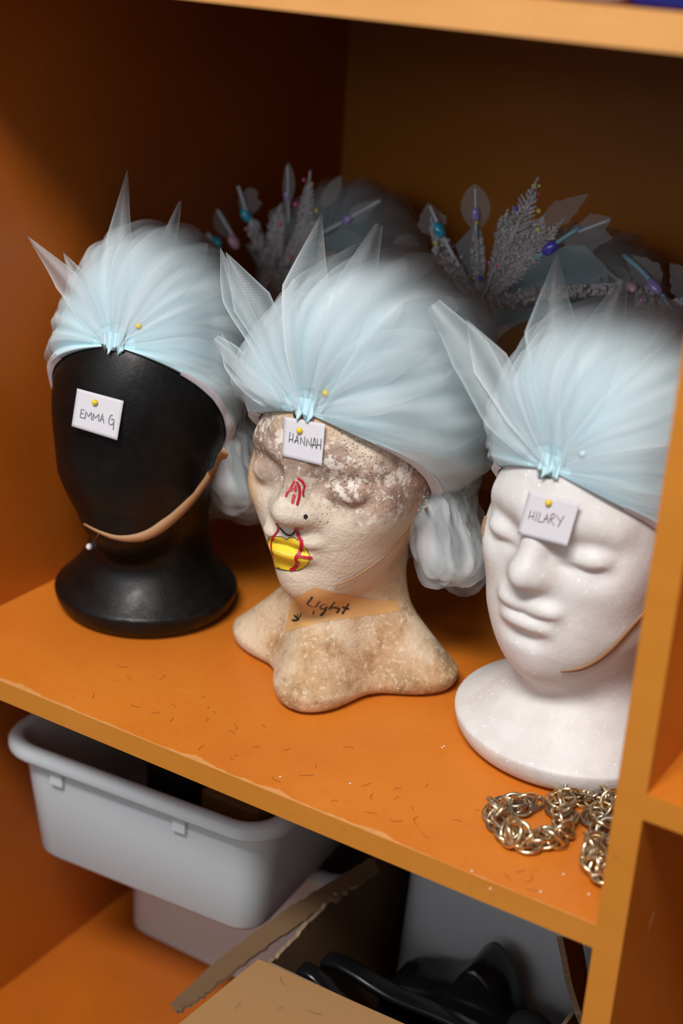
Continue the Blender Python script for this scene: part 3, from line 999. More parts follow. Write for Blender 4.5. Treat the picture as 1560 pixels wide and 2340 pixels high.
# chin straps
def strap(c, bvh, px, w_px, off, m=M_ELAST, name='chin_strap', edge_on=False):
    q = spline(px, 50)
    P = []; N = []
    last = None
    for x, y in q:
        hit, nn = cast(bvh, x, y)
        if hit is None:
            dpt = (last - CAM) @ CF if last is not None else 1.05
            hit = CAM + pray(x, y) * dpt; nn = -CF
        last = hit
        P.append(hit); N.append(nn)
    P = np.array(P); N = np.array(N)
    for _ in range(8):
        P[1:-1] = (P[:-2] + 2 * P[1:-1] + P[2:]) / 4
        N[1:-1] = (N[:-2] + 2 * N[1:-1] + N[2:]) / 4
    ww = np.interp(np.linspace(0, 1, 50), np.linspace(0, 1, len(w_px)), w_px) * ((P - CAM) @ CF) / FPX
    V, F = ribbon(P, ww, -np.repeat(CF[None], 50, 0) * .5 + N * .5, off)
    o = mesh_obj(name, V, F, m, c.root)
    so = o.modifiers.new('thick', 'SOLIDIFY'); so.thickness = .0007; so.offset = 1
    return o
sb = strap(capB, HEADS['black']['bvh'], [(517, 1030), (480, 1080), (425, 1150), (370, 1200), (325, 1225), (270, 1228), (225, 1212), (195, 1196)], [20, 24, 25, 26, 22, 12, 7, 5], .0018)
def ring(name, px, py, r, bvh, parent, m=M_STEEL, tilt=.3):
    hit, nn = cast(bvh, px, py)
    if hit is None: return
    mb = MB(); c0 = hit - CF * .004
    ax1 = CR * math.cos(tilt) + CU * math.sin(tilt); ax2 = (-CR * math.sin(tilt) + CU * math.cos(tilt)) * .6 - CF * .5
    mb.tube([c0 + r * (ax1 * math.cos(a) + ax2 * math.sin(a)) for a in np.linspace(0, 2 * PI, 17)[:-1]], r * .2, 6, closed=True)
    mb.build(name, m, parent)
ring('strap_ring', 513, 1028, .0028, HEADS['black']['bvh'], sb); ring('strap_ring', 517, 1020, .0022, HEADS['black']['bvh'], sb, tilt=1.2)
ss = strap(capS, hb, [(973, 1158), (960, 1174), (936, 1207), (900, 1248), (850, 1290), (800, 1322), (762, 1337)], [10, 8, 4, 3.5, 4, 4, 3], .0016)
ss2 = strap(capS, hb, [(974, 1152), (964, 1180), (950, 1212), (938, 1240)], [9, 12, 9, 4], .0006)
for x_, y_, tl in ((970, 1140, .9), (971, 1152, .2), (964, 1163, .5), (957, 1171, .4)): ring('strap_ring', x_, y_, .0026, hb, ss, tilt=tl)
sw = strap(capW, HEADS['white']['bvh'], [(1475, 1392), (1440, 1430), (1400, 1475), (1360, 1508), (1320, 1526), (1280, 1531)], [12, 12, 13, 13, 11, 5], .0016, plain('brown_elastic', srgb(150, 112, 80), .6))
sw2 = strap(capW, HEADS['white']['bvh'], [(1112, 1180), (1107, 1200), (1104, 1222)], [6, 8, 5], .0016, sw.data.materials[0])

# ------------------------------------------------------------------ pins and name tags
def pin(name, label, head_px, bvh, r=.0022, m=M_PINY, shaft=None, out=.002, group=None):
    hit, nn = cast(bvh, *head_px)
    if hit is None: hit, nn = CAM + pray(*head_px) * 1.05, -CF
    c0 = hit + nn * out - CF * .001
    root = empty(name, label, 'pin', tuple(c0), 0, group)
    mb = MB(); mb.sphere(c0, r); mb.build('pin_head', m, root)
    mb = MB()
    if shaft:
        pts = [c0]
        for p in shaft:
            h2, n2 = cast(bvh, *p)
            if h2 is None: h2 = CAM + pray(*p) * ((c0 - CAM) @ CF); n2 = -CF
            pts.append(h2 + n2 * .0008)
        # dips under the cloth and comes out again further on
        mb.tube(spline(pts, 12), .00035, 6)
    else:
        mb.tube([c0, c0 - nn * .016], .00035, 6)
    mb.build('pin_shaft', M_STEEL, root)
    return root

def name_tag(key, corners, strokes, ink, pin_px, label, inkw=1.5, bend=0.0, extra=None):
    h = HEADS[key]; bvh = h['bvh']
    n = h['fd'] * .93 + np.array([0, 0, .30]); n /= np.linalg.norm(n)
    # plane just touching the face in front of it
    best = -9
    for a in np.linspace(0, 1, 9):
        for b in np.linspace(0, 1, 9):
            p = (np.array(corners[0]) * (1 - a) + np.array(corners[1]) * a) * (1 - b) + (np.array(corners[3]) * (1 - a) + np.array(corners[2]) * a) * b
            hit, _ = cast(bvh, *p)
            if hit is not None: best = max(best, hit @ n)
    P0 = n * (best + .0006)
    N = 13
    V = []; uv = []
    for i in range(N):
        b = i / (N - 1)
        for j in range(N):
            a = j / (N - 1)
            p = (np.array(corners[0]) * (1 - a) + np.array(corners[1]) * a) * (1 - b) + (np.array(corners[3]) * (1 - a) + np.array(corners[2]) * a) * b
            V.append(on_plane(p[0], p[1], P0, n) + n * bend * (b ** 2) * .004)
    cen = np.mean(V, 0)
    root = empty('name_tag', label, 'paper tag', tuple(cen), h['az'])
    pm = mesh_obj('paper', V, gridfaces(N, N), M_PAPER, root)
    so = pm.modifiers.new('thick', 'SOLIDIFY'); so.thickness = .0002
    mb = MB()
    for k, pl in enumerate(strokes):
        q = spline(pl, max(3, 5 * (len(pl) - 1)))
        # letters are straight strokes: use the polyline itself
        q = np.vstack([np.linspace(pl[i], pl[i + 1], 4) for i in range(len(pl) - 1)])
        pts = []
        for x, y in q:
            b = 0
            pts.append(on_plane(x, y, P0, n))
        dep = (np.mean(pts, 0) - CAM) @ CF
        nb = np.repeat(n[None], len(pts), 0)
        # drop duplicate points
        keep = [0] + [i for i in range(1, len(pts)) if np.linalg.norm(pts[i] - pts[i - 1]) > 1e-6]
        pts = [pts[i] for i in keep]
        mb.add(*ribbon(pts, [inkw * dep / FPX] * len(pts), nb[:len(pts)], .0006 + .004 * max(0, bend) * .45 + k * .00002))
    mb.build('handwriting', ink, root)
    pv = on_plane(pin_px[0], pin_px[1], P0, n)
    pr = empty('tag_pin', label.replace('paper name tag', 'yellow ball pin through the name tag'), 'pin', tuple(pv + n * .002))
    mb = MB(); mb.sphere(pv + n * .0018, .0022); mb.build('pin_head', M_PINY, pr)
    mb = MB(); mb.tube([pv + n * .0012, pv - n * .014], .00035, 6); mb.build('pin_shaft', M_STEEL, pr)
    return root

hz = lambda p: Z(p, 600, 900, 7.8)
name_tag('star', [(649, 952), (743, 969), (735, 1064), (644, 1042)], [hz(p) for p in [
    [(495, 675), (475, 865)], [(548, 700), (540, 865)], [(475, 815), (545, 815)], [(565, 870), (590, 860), (625, 730), (640, 895)], [(575, 835), (640, 835)],
    [(680, 900), (682, 765), (755, 930), (758, 760)], [(785, 935), (800, 800), (862, 940), (875, 785)], [(880, 970), (905, 900), (925, 795), (940, 790), (955, 965)], [(865, 910), (945, 910)],
    [(985, 800), (970, 985)], [(1050, 800), (1040, 995)], [(970, 905), (1050, 915)]]], M_INKB, (687, 984), 'paper name tag written in black on the stained wig head')
ez = lambda p: Z(p, 150, 870, 10.4)
name_tag('black', ez([(275, 182), (1380, 480), (1225, 1415), (142, 1080)]), [ez(p) for p in [
    [(375, 680), (350, 870)], [(375, 680), (455, 700)], [(365, 770), (440, 785)], [(350, 870), (455, 885)], [(460, 910), (495, 725), (545, 855), (615, 745), (620, 940)],
    [(655, 940), (665, 770), (705, 890), (795, 790), (790, 965)], [(820, 975), (880, 780), (910, 1005)], [(840, 910), (910, 920)],
    [(1125, 820), (1075, 820), (1045, 900), (1025, 990), (1060, 1040), (1110, 1040), (1150, 990)], [(1085, 915), (1150, 915), (1150, 1000), (1135, 1170)]]], M_INKG, (218.7, 919.5), 'paper name tag with grey lettering on the black wig head', 1.9)
iz = lambda p: Z(p, 1160, 1100, 7.8)
name_tag('white', iz([(375, 170), (1285, 390), (1055, 1160), (170, 930)]), [iz(p) for p in [
    [(420, 510), (370, 675)], [(487, 530), (447, 690)], [(395, 620), (470, 625)], [(540, 535), (493, 715)], [(590, 555), (540, 720), (625, 725)],
    [(635, 735), (718, 575), (712, 745)], [(650, 670), (730, 665)], [(790, 590), (740, 745)], [(775, 600), (820, 570), (848, 595), (830, 650), (770, 675), (830, 785)],
    [(880, 605), (940, 720)], [(1010, 615), (900, 810)]]], M_INKP, (1256, 1149), 'paper name tag with purple lettering on the white wig head', 1.5)
pin('dressmaker_pin', 'yellow ball pin in the front of the headdress on the black wig head', (320, 749), capB.hood, shaft=[(305, 745), (292, 742)])
pin('dressmaker_pin', 'yellow ball pin in the front of the headdress on the stained wig head', (747, 898), capS.hood, shaft=[(724, 892), (700, 884)])
pin('dressmaker_pin', 'pale ball pin in the front of the headdress on the white wig head', (1334, 1038), capW.hood, m=plain('pale_pin_head', srgb(196, 220, 228), .3), shaft=[(1318, 1036), (1300, 1034)])
pin('dressmaker_pin', 'white ball pin through the chin strap below the black wig head', (210, 1249), HEADS['black']['bvh'], r=.0026, m=M_PINW, shaft=[(220, 1230), (230, 1211)])

# ------------------------------------------------------------------ back row crystal headdresses
def tiara(key, label, seed, bands, leaves, tleaves, sticks, gems, wings, vpx, plane_n=None):
    c = build_cap(key, 'crystal_headdress', label, seed, .020, 4, False, None, 1, .6, tz=.026, side=.3)
    h = c.h
    fw = h['fd']
    P0 = h['loc'] + fw * .092
    def at(px, py, back=0.0):
        p = on_plane(px, py, P0, fw)
        e = (p - h['loc']); lat = e @ np.array([-fw[1], fw[0], 0.])
        dd = 4.2 * lat * lat + back - .30 * max(0, p[2] - .25)
        # slide back along the line of the head so that the band curves round it
        p2 = on_plane(px, py, P0 - fw * max(0.0, min(dd, .06)), fw)
        return p2
    R_ = np.random.RandomState(seed)
    for pl, w in bands:
        q = spline(pl, 30)
        mb = MB()
        pts = [at(x, y) for x, y in q]
        dep = (np.mean(pts, 0) - CAM) @ CF
        mb.add(*ribbon(pts, [w * dep / FPX] * 30, np.repeat(-CF[None], 30, 0), .004))
        for i in range(170):
            t = R_.randint(0, 30); o_ = R_.normal(0, w * .33 * dep / FPX, 3)
            mb.sphere(pts[t] - CF * .005 + o_, .0014 + .0012 * R_.rand(), 6, 4)
        mb.build('sequin_band', M_GLIT, c.root)
    for pl, hw in leaves:
        q = spline(pl, 26); pts = [at(x, y) for x, y in q]
        dep = (np.mean(pts, 0) - CAM) @ CF; k = dep / FPX
        mb = MB(); mb.tube(pts, .0012, 6)
        for i in range(2, 26):
            t = i / 25; w = hw * k * math.sin(PI * min(1, .12 + .86 * t)) ** .8 * (1 if t < .8 else (1 - t) / .2 * .8 + .2)
            tan = pts[i] - pts[i - 1]; tan /= np.linalg.norm(tan)
            sd = np.cross(tan, CF); sd /= np.linalg.norm(sd)
            for sg in (-1, 1):
                for rep in range(2):
                    dr = sd * sg * .8 + tan * (.7 + .3 * R_.rand()) + CF * R_.uniform(-.25, .25); dr /= np.linalg.norm(dr)
                    tip = pts[i] + dr * w * (1.1 + .3 * R_.rand())
                    a = pts[i] + tan * .0012 * rep; nn = np.cross(dr, CF); nn /= np.linalg.norm(nn)
                    mb.add([a - nn * .0007, a + nn * .0007, a * .35 + tip * .65 + nn * .0012, tip, a * .35 + tip * .65 - nn * .0012], [(0, 1, 2, 3, 4)])
        mb.build('silver_frond', M_GLIT, c.root, False)
    for pl, hw in tleaves:
        q = spline(pl, 16); V = []
        for i, (x, y) in enumerate(q):
            t = i / 15; w = hw * (math.sin(PI * min(1.0, .08 + .92 * t)) ** .7 if hw < 20 or hw == 34 else (min(1, (t + .08) / .45) ** .8 if t < .37 else (1 - t) / .63 * (1 + .5 * (t - .37))) * (1 + .10 * math.sin(i * 2.1)))
            tn = q[min(i + 1, 15)] - q[max(i - 1, 0)]; tn /= np.linalg.norm(tn); nn = np.array([-tn[1], tn[0]])
            for u in (-1, -.5, 0, .5, 1): V.append(at(x + nn[0] * u * w, y + nn[1] * u * w, .002 + .004 * abs(u)))
        mesh_obj('net_leaf', V, gridfaces(16, 5), M_SPIKE_S, c.root, attr={'pleat': [.6] * len(V), 'border': [0.0] * len(V)})
    for pl, w, mat, bead in sticks:
        pts = [at(x, y, -.004) for x, y in spline(pl, 8)]
        dep = (pts[0] - CAM) @ CF
        mb = MB(); mb.tube(pts, w * dep / FPX / 2, 8)
        so = mb.build('rod', mat, c.root)
        if bead:
            (bx, by), bw, bl, g = bead
            tn = pts[-1] - pts[0]; tn /= np.linalg.norm(tn)
            sd = np.cross(tn, CF); sd /= np.linalg.norm(sd); dd = np.cross(sd, tn)
            R3 = np.stack([sd, dd, tn], 1)
            mb = MB(); mb.sphere(at(bx, by, -.008), dep / FPX, 14, 10, (bw / 2, bw / 2.4, bl / 2), R3)
            mb.build('bead', GEMS[g], so)
    for (x, y), g, r in gems:
        p = at(x, y, -.012); dep = (p - CAM) @ CF
        mb = MB(); mb.sphere(p, r * dep / FPX, 10, 6)
        mb.build('gem', GEMS[g], c.root, False)
    for poly in wings:
        V = [at(x, y, .004) for x, y in poly]
        cen = np.mean(V, 0); 
        mesh_obj('fabric_wing', V + [cen - CF * .004], [(i, (i + 1) % len(V), len(V)) for i in range(len(V))], M_WING, c.root, attr={'pleat': [.3 + .15 * (i % 4) for i in range(len(V) + 1)], 'border': [0.0] * (len(V) + 1)})
    return c

tiara('far2', 'crystal and silver headdress with indigo bead on the tan wig head in the back row', 51,
    [([(1095, 708), (1045, 630), (1003, 560)], 30), ([(1095, 708), (1180, 682), (1300, 668), (1400, 662)], 26)],
    [([(1108, 690), (1165, 560), (1228, 408)], 36), ([(1105, 680), (1180, 610), (1290, 500)], 34), ([(1095, 680), (1092, 590), (1088, 505)], 20), ([(1050, 630), (1010, 560), (985, 500)], 20),
     ([(1120, 660), (1150, 560), (1160, 480)], 30), ([(1150, 640), (1200, 570), (1245, 490)], 30)],
    [([(1090, 520), (1086, 470), (1083, 420)], 34), ([(1325, 530), (1365, 512), (1398, 498)], 30), ([(1000, 540), (985, 500), (978, 462)], 36), ([(1240, 510), (1290, 480), (1345, 442)], 30),
     ([(1290, 560), (1350, 540), (1400, 545)], 40)],
    [([(1068, 640), (1025, 565), (982, 470)], 9, M_STICK, ((1003, 525), 26, 38, 'cyan')), ([(1222, 592), (1270, 556), (1325, 520)], 11, M_STICKB, ((1256, 567), 28, 46, 'indigo')),
     ([(1105, 680), (1140, 590), (1225, 440)], 5, M_STICK, None), ([(1320, 530), (1395, 502)], 8, M_STICK, None), ([(1088, 540), (1086, 430)], 7, M_STICK, ((1087, 490), 22, 34, 'lilac'))],
    [((996, 556), 'yellow', 6), ((1089, 508), 'yellow', 5), ((1143, 512), 'yellow', 5.5), ((1231, 482), 'yellow', 6.5), ((1230, 525), 'yellow', 6.5), ((1108, 704), 'yellow', 6.5), ((1232, 425), 'yellow', 4),
     ((1218, 424), 'yellow', 4), ((1180, 476), 'indigo', 6.5), ((1097, 637), 'indigo', 7), ((1119, 601), 'pink', 6), ((1135, 607), 'pink', 6), ((1078, 714), 'pink', 4.5), ((1138, 695), 'red', 5), ((1295, 670), 'red', 6), ((1232, 444), 'red', 4)],
    [[(1110, 690), (1180, 620), (1290, 562), (1335, 560), (1385, 610), (1390, 652), (1300, 660), (1180, 672)], [(1040, 560), (1095, 500), (1100, 680), (1065, 640)]], (1095, 705))
tiara('far1', 'crystal and silver headdress with cyan bead in the back row behind the black wig head', 62,
    [([(640, 645), (605, 575), (578, 528)], 26), ([(640, 645), (690, 610), (760, 590)], 22)],
    [([(648, 622), (690, 520), (709, 392)], 22), ([(640, 630), (628, 560), (640, 470)], 26), ([(645, 620), (680, 560), (735, 500)], 26), ([(620, 590), (590, 540), (575, 500)], 18)],
    [([(655, 470), (660, 420), (658, 370)], 14), ([(560, 500), (575, 450), (590, 440)], 28), ([(735, 470), (757, 440), (778, 402)], 18), ([(790, 510), (830, 480), (872, 455)], 20), ([(520, 540), (505, 510), (495, 478)], 18),
     ([(470, 545), (450, 520), (432, 492)], 14), ([(620, 520), (640, 490), (650, 460)], 26), ([(900, 560), (930, 550), (960, 560)], 16)],
    [([(432, 494), (504, 565)], 10, M_STICK, ((495, 552), 20, 30, 'cyan')), ([(497, 479), (542, 556)], 9, M_STICK, ((534, 553), 24, 38, 'rose')), ([(544, 425), (575, 510), (632, 590)], 9, M_STICK, ((562, 492), 24, 36, 'cyan')),
     ([(734, 534), (870, 458)], 9, M_STICK, ((793, 502), 22, 34, 'lilac')), ([(650, 620), (700, 500), (706, 410)], 5, M_STICK, None), ([(660, 510), (657, 380)], 6, M_STICK, ((656, 450), 14, 28, 'lilac')), ([(790, 600), (850, 560)], 7, M_STICK, ((823, 575), 22, 34, 'lilac'))],
    [((675, 467), 'pink', 6), ((723, 481), 'yellow', 6), ((694, 411), 'pink', 4.5), ((667, 589), 'red', 5.5), ((646, 632), 'pink', 5), ((631, 626), 'red', 5), ((734, 558), 'yellow', 5.5), ((640, 512), 'pink', 5), ((713, 420), 'yellow', 4), ((592, 528), 'lilac', 5)],
    [[(655, 635), (700, 560), (790, 520), (860, 560), (850, 640), (740, 650)], [(560, 560), (600, 540), (635, 630), (590, 610)]], (640, 645))
tiara('far3', 'crystal and silver headdress at the right, partly hidden by the divider', 73,
    [([(1462, 672), (1510, 725), (1570, 790)], 36)],
    [([(1480, 690), (1530, 700), (1590, 690)], 24)],
    [([(1500, 668), (1470, 620), (1428, 580)], 40), ([(1440, 660), (1410, 630), (1378, 606)], 26), ([(1590, 690), (1560, 640), (1530, 600)], 40)],
    [([(1425, 583), (1480, 634), (1565, 745)], 12, M_STICKB, ((1495, 655), 26, 46, 'lilac')), ([(1377, 610), (1420, 648)], 10, M_STICK, ((1443, 657), 22, 30, 'rose')), ([(1320, 655), (1385, 657)], 5, M_STICK, ((1349, 660), 30, 40, 'sky'))],
    [((1467, 686), 'pink', 7), ((1475, 688), 'indigo', 5), ((1544, 787), 'red', 7), ((1557, 812), 'yellow', 6)],
    [[(1425, 800), (1470, 700), (1570, 780), (1600, 840)]], (1545, 770))

# ------------------------------------------------------------------ brass chain
path = [(1236, 1832), (1205, 1838), (1178, 1832), (1148, 1834), (1136, 1856), (1148, 1884), (1168, 1908), (1200, 1912), (1235, 1910), (1268, 1908), (1290, 1886), (1292, 1860), (1278, 1834), (1290, 1812),
        (1320, 1806), (1352, 1816), (1386, 1812), (1412, 1830), (1394, 1850), (1370, 1862), (1380, 1886), (1372, 1912), (1362, 1932), (1346, 1954), (1358, 1975), (1378, 1990), (1398, 2004)]
cw = [on_plane(x, y, (0, 0, .008), (0, 0, 1)) for x, y in path]
for p in cw: p[0] = min(p[0], -.009)
chain = empty('brass_chain', 'tangled heavy brass chain with round links in front of the white wig head', 'chain', tuple(np.array(cw[8]) * [1, 1, 0]))
seg = np.linalg.norm(np.diff(np.array(cw), axis=0), axis=1).sum()
NL = 40
qs = spline(cw, NL * 2)
rc = np.random.RandomState(5)
for i in range(NL):
    p = qs[2 * i].copy(); t = qs[min(2 * i + 1, len(qs) - 1)] - qs[max(2 * i - 1, 0)]; t /= (np.linalg.norm(t) + 1e-9)
    if i < 2: continue
    up = np.array([0, 0, 1.0]); sd = np.cross(t, up); sd /= (np.linalg.norm(sd) + 1e-9)
    for rep in range(2):
        yaw = rc.uniform(-.9, .9); tilt = rc.uniform(.15, 1.2) * (1 if (i + rep) % 2 else -1)
        a1 = t * math.cos(yaw) + sd * math.sin(yaw)
        b0 = -t * math.sin(yaw) + sd * math.cos(yaw)
        b1 = b0 * math.cos(tilt) + up * math.sin(tilt)
        R0 = .0078 + .0013 * rc.rand(); rw = .00135
        zc = max(.0015 + R0 * abs(math.sin(tilt)) , .003) + .0012 * rep + (.003 if i > 24 else 0) * rc.rand()
        cc = p + sd * rc.normal(0, .0014) + t * rc.normal(0, .001); cc[2] = zc
        cc[0] = min(cc[0], -.0095)
        mb = MB(); kind = rc.rand()
        if kind < .16:
            # flat grooved ring
            nn = np.cross(a1, b1)
            V = []; N_ = 32
            prof = [(.72, .0008), (1.0, .0012), (1.06, 0), (1.0, -.0012), (.72, -.0008)]
            for k in range(N_):
                an = 2 * PI * k / N_
                for s_, z_ in prof: V.append(cc + R0 * s_ * (a1 * math.cos(an) + b1 * math.sin(an)) + nn * z_)
            F = [(k * 5 + j, ((k + 1) % N_) * 5 + j, ((k + 1) % N_) * 5 + (j + 1) % 5, k * 5 + (j + 1) % 5) for k in range(N_) for j in range(5)]
            mb.add(V, F); mb.build('grooved_link', M_GROOVE, chain)
        else:
            mb.tube([cc + R0 * (a1 * math.cos(an) + b1 * math.sin(an)) for an in np.linspace(0, 2 * PI, 29)[:-1]], rw, 8, closed=True)
            mb.build('link', M_BRASS if kind < .8 else M_BRASSD, chain)
# hook at the end
mb = MB()
hk = [(1206, 1846), (1214, 1840), (1222, 1846), (1216, 1852), (1226, 1848), (1240, 1838), (1242, 1829), (1234, 1822), (1218, 1821), (1212, 1826)]
mb.tube(spline([on_plane(x, y, (0, 0, .004), (0, 0, 1)) for x, y in hk], 40), .0011, 8)
mb.build('hook', M_BRASSD, chain)
mb = MB(); c0 = on_plane(1196, 1840, (0, 0, .004), (0, 0, 1))
mb.tube([c0 + .0078 * np.array([math.cos(a), math.sin(a), .35 * math.sin(a)]) for a in np.linspace(0, 2 * PI, 25)[:-1]], .0009, 8, closed=True)
mb.build('end_ring', M_BRASSD, chain)

# ------------------------------------------------------------------ lower bay: tubs, box, black pieces
def rrect(x0, x1, y0, y1, r, z, n=7):
    out = []
    for cx, cy, a0 in ((x1 - r, y1 - r, 0), (x0 + r, y1 - r, 90), (x0 + r, y0 + r, 180), (x1 - r, y0 + r, 270)):
        for i in range(n):
            a = A(a0 + 90 * i / (n - 1)); out.append((cx + r * math.cos(a), cy + r * math.sin(a), z))
    return out
def loft(rings, close_first=False, close_last=False):
    n = len(rings[0]); V = [p for r in rings for p in r]; F = []
    for i in range(len(rings) - 1):
        for k in range(n):
            k2 = (k + 1) % n
            F.append((i * n + k, i * n + k2, (i + 1) * n + k2, (i + 1) * n + k))
    if close_first: F.append(tuple(range(n - 1, -1, -1)))
    if close_last: F.append(tuple((len(rings) - 1) * n + k for k in range(n)))
    return V, F
def tub(name, label, x0, x1, y0, y1, z0, z1, m, rot=0.0, taper=.020, lug=True, group=None):
    cx, cy = (x0 + x1) / 2, (y0 + y1) / 2
    root = empty(name, label, 'storage tub', (cx, cy, z0), rot, group)
    hx, hy = (x1 - x0) / 2, (y1 - y0) / 2
    def R(ix, z, r): return rrect(-hx + ix, hx - ix, -hy + ix, hy - ix, max(r, .004), z)
    H = z1 - z0; lip = .011
    rings = [R(taper + .014, 0, .016), R(taper + .006, .002, .02), R(taper + .001, .008, .024), R(lip + .0, H - .014, .03), R(lip, H - .012, .03),
             R(.001, H - .012, .034), R(0, H - .010, .034), R(0, H - .004, .034), R(.003, H, .032), R(.009, H + .0005, .028), R(lip + .0025, H - .003, .026),
             R(taper + .005, .012, .02), R(taper + .012, .006, .014)]
    V, F = loft(rings, True, True)
    W = np.array(world_of(root)); VW = np.array(V) @ W[:3, :3].T + W[:3, 3]
    mesh_obj('tub_body', VW, F, m, root)
    if lug:
        for fx in (-.55, .35):
            mb = MB()
            xx = fx * hx
            mb.box(xx - .006, xx + .006, -hy + lip - .003, -hy + lip + .004, H - .030, H - .0125)
            Vw = np.array(mb.v) @ W[:3, :3].T + W[:3, 3]
            bevel(mesh_obj('stacking_lug', Vw, mb.f, m, root, smooth=False))
    return root
ROT_T = A(4.0)
tub('storage_tub', 'white plastic tub with rolled rim, upper of the stack under the shelf', -.550, -.288, .0590, .3990, -.213, -.096, M_TUB, ROT_T)
tub('storage_tub', 'off-white plastic tub standing on the bottom shelf, lower of the stack', -.540, -.270, .192, .560, ZL, -.2145, M_TUB2, 0.0, .012, False)
# contents of the upper tub
mb = MB()
V, F = loft([rrect(-.46, -.405, .15, .40, .02, -.205), rrect(-.464, -.40, .145, .405, .022, -.17), rrect(-.464, -.40, .145, .405, .022, -.125), rrect(-.455, -.41, .155, .395, .02, -.118)], True, True)
mb.add(V, F)
tag(mb.build('fabric_pouch', M_BLKF), 'black fabric pouch lying in the upper white tub', 'pouch')
mb = MB(); mb.box(-.392, -.335, .14, .38, -.207, -.135)
tag(bevel(mb.build('carton', M_CARD, smooth=False), .002), 'small brown carton lying in the upper white tub', 'carton')

# white bin standing at the back of the cardboard box
tub('storage_tub', 'large plain white plastic bin standing behind the black straps in the box', -.252, -.058, .208, .50, ZL + .006, -.115, M_TUB, 0.0, .004, False)

box = empty('cardboard_box', 'torn open cardboard box with a front flap on the bottom shelf', 'cardboard box', (-.16, .27, ZL))
BX0, BX1, BY0, BY1, BZ = -.262, -.052, .052, .53, -.189
def panel(name, quad, th, parent=box, m=M_CARD, rag=None, seed=1, n=40):
    """sheet of card between two rails (lists of points), torn along rails if asked"""
    a = spline(quad[0], n); b = spline(quad[1], n)
    r = np.random.RandomState(seed)
    if rag:
        for arr, amt in ((a, rag[0]), (b, rag[1])):
            if amt:
                for i in range(n):
                    arr[i] += (b[i] - a[i]) / (np.linalg.norm(b[i] - a[i]) + 1e-9) * r.normal(0, amt)
    V = np.stack([a, (a * 2 + b) / 3, (a + b * 2) / 3, b], 1).reshape(-1, 3)
    o = mesh_obj(name, V, gridfaces(n, 4), [m, M_CARDE], parent, smooth=False)
    so = o.modifiers.new('thick', 'SOLIDIFY'); so.thickness = th; so.offset = 0; so.material_offset_rim = 1
    return o
panel('box_wall', ([(BX0, BY0, ZL + .001), (BX0, BY1, ZL + .001)], [(BX0, BY0, BZ - .002), (BX0, .09, BZ + .000), (BX0, .14, BZ + .004), (BX0, .2, BZ + .002), (BX0, BY1, BZ)]), .003, rag=(0, .0012), seed=3, m=M_CARDD)
panel('box_wall', ([(BX0, BY0, ZL + .001), (BX1, BY0, ZL + .001)], [(BX0, BY0, BZ), (BX1, BY0, BZ)]), .003, m=M_CARDD)
panel('box_wall', ([(BX0, BY1, ZL + .001), (BX1, BY1, ZL + .001)], [(BX0, BY1, BZ), (BX1, BY1, BZ)]), .003, m=M_CARDD)
panel('box_wall', ([(BX1, BY0, ZL + .001), (BX1, BY1, ZL + .001)], [(BX1, BY0, BZ), (BX1, BY1, BZ)]), .003, m=M_CARDD)
panel('box_floor', ([(BX0, BY0, ZL + .002), (BX0, BY1, ZL + .002)], [(BX1, BY0, ZL + .002), (BX1, BY1, ZL + .002)]), .003)
# front flap folded out towards the room
fl = [on_plane(590, 2195, (0, 0, BZ + .003), (0, 0, 1)), on_plane(400, 2350, (0, 0, BZ - .004), (0, 0, 1))]
panel('box_flap', ([fl[0], (BX1, BY0 + .002, BZ + .003)], [fl[1], fl[1] + np.array([BX1 - BX0 + .02, .0, -.006])]), .003, rag=(0, .0006), seed=8)
# torn side flap, still attached at the back, hanging out to the left
up_ = [(865, 1968), (770, 2030), (690, 2078), (600, 2142), (505, 2216), (443, 2274), (408, 2306)]
lo_ = [(866, 1990), (785, 2045), (700, 2100), (610, 2165), (520, 2232), (450, 2287), (404, 2316)]
ys_ = [.200, .155, .125, .095, .065, .045, .032]
panel('box_flap', ([on_plane(x, y, (0, yy, 0), (0, 1, 0)) + np.array([-.008, 0, 0]) for (x, y), yy in zip(up_, ys_)],
                   [on_plane(x, y, (0, yy - .004, 0), (0, 1, 0)) for (x, y), yy in zip(lo_, ys_)]), .0035, rag=(.0004, .0008), seed=5, n=60, m=M_CARDD)['label'] = 'torn flap hanging off the left wall'
# upright right flap, its torn edge towards the room
rl = [(1278, 2140), (1286, 2180), (1300, 2250), (1322, 2320), (1336, 2350)]
rr2 = [(1322, 2150), (1330, 2190), (1340, 2255), (1356, 2320), (1366, 2352)]
panel('box_flap', ([on_plane(x, y, (0, .13, 0), (0, 1, 0)) for x, y in rl], [on_plane(x, y, (0, .185, 0), (0, 1, 0)) for x, y in rr2]), .0045, rag=(.0005, 0), seed=9)['label'] = 'upright torn flap on the right'

def band(name, label, px, yy, w, th, cat='strap', m=M_BLKP, ys=None):
    q = spline(px, 50)
    P = np.array([on_plane(x, y, (0, yy, 0), (0, 1, 0)) for x, y in q])
    V = []; F = []
    for i in range(50):
        t = P[min(i + 1, 49)] - P[max(i - 1, 0)]; t /= np.linalg.norm(t)
        nn = np.cross(t, [0, 1, 0]); nn /= np.linalg.norm(nn)
        if nn[2] < 0: nn = -nn
        for a_, b_ in ((-1, -1), (1, -1), (1.0, .7), (.7, 1), (-.7, 1), (-1, .7)):
            V.append(P[i] + np.array([0, 1, 0]) * a_ * w / 2 + nn * b_ * th / 2)
    for i in range(49):
        for k in range(6): F.append((i * 6 + k, i * 6 + (k + 1) % 6, (i + 1) * 6 + (k + 1) % 6, (i + 1) * 6 + k))
    F.append(tuple(range(6))); F.append(tuple(49 * 6 + k for k in range(5, -1, -1)))
    o = mesh_obj(name, V, F, m, None)
    return tag(o, label, cat)
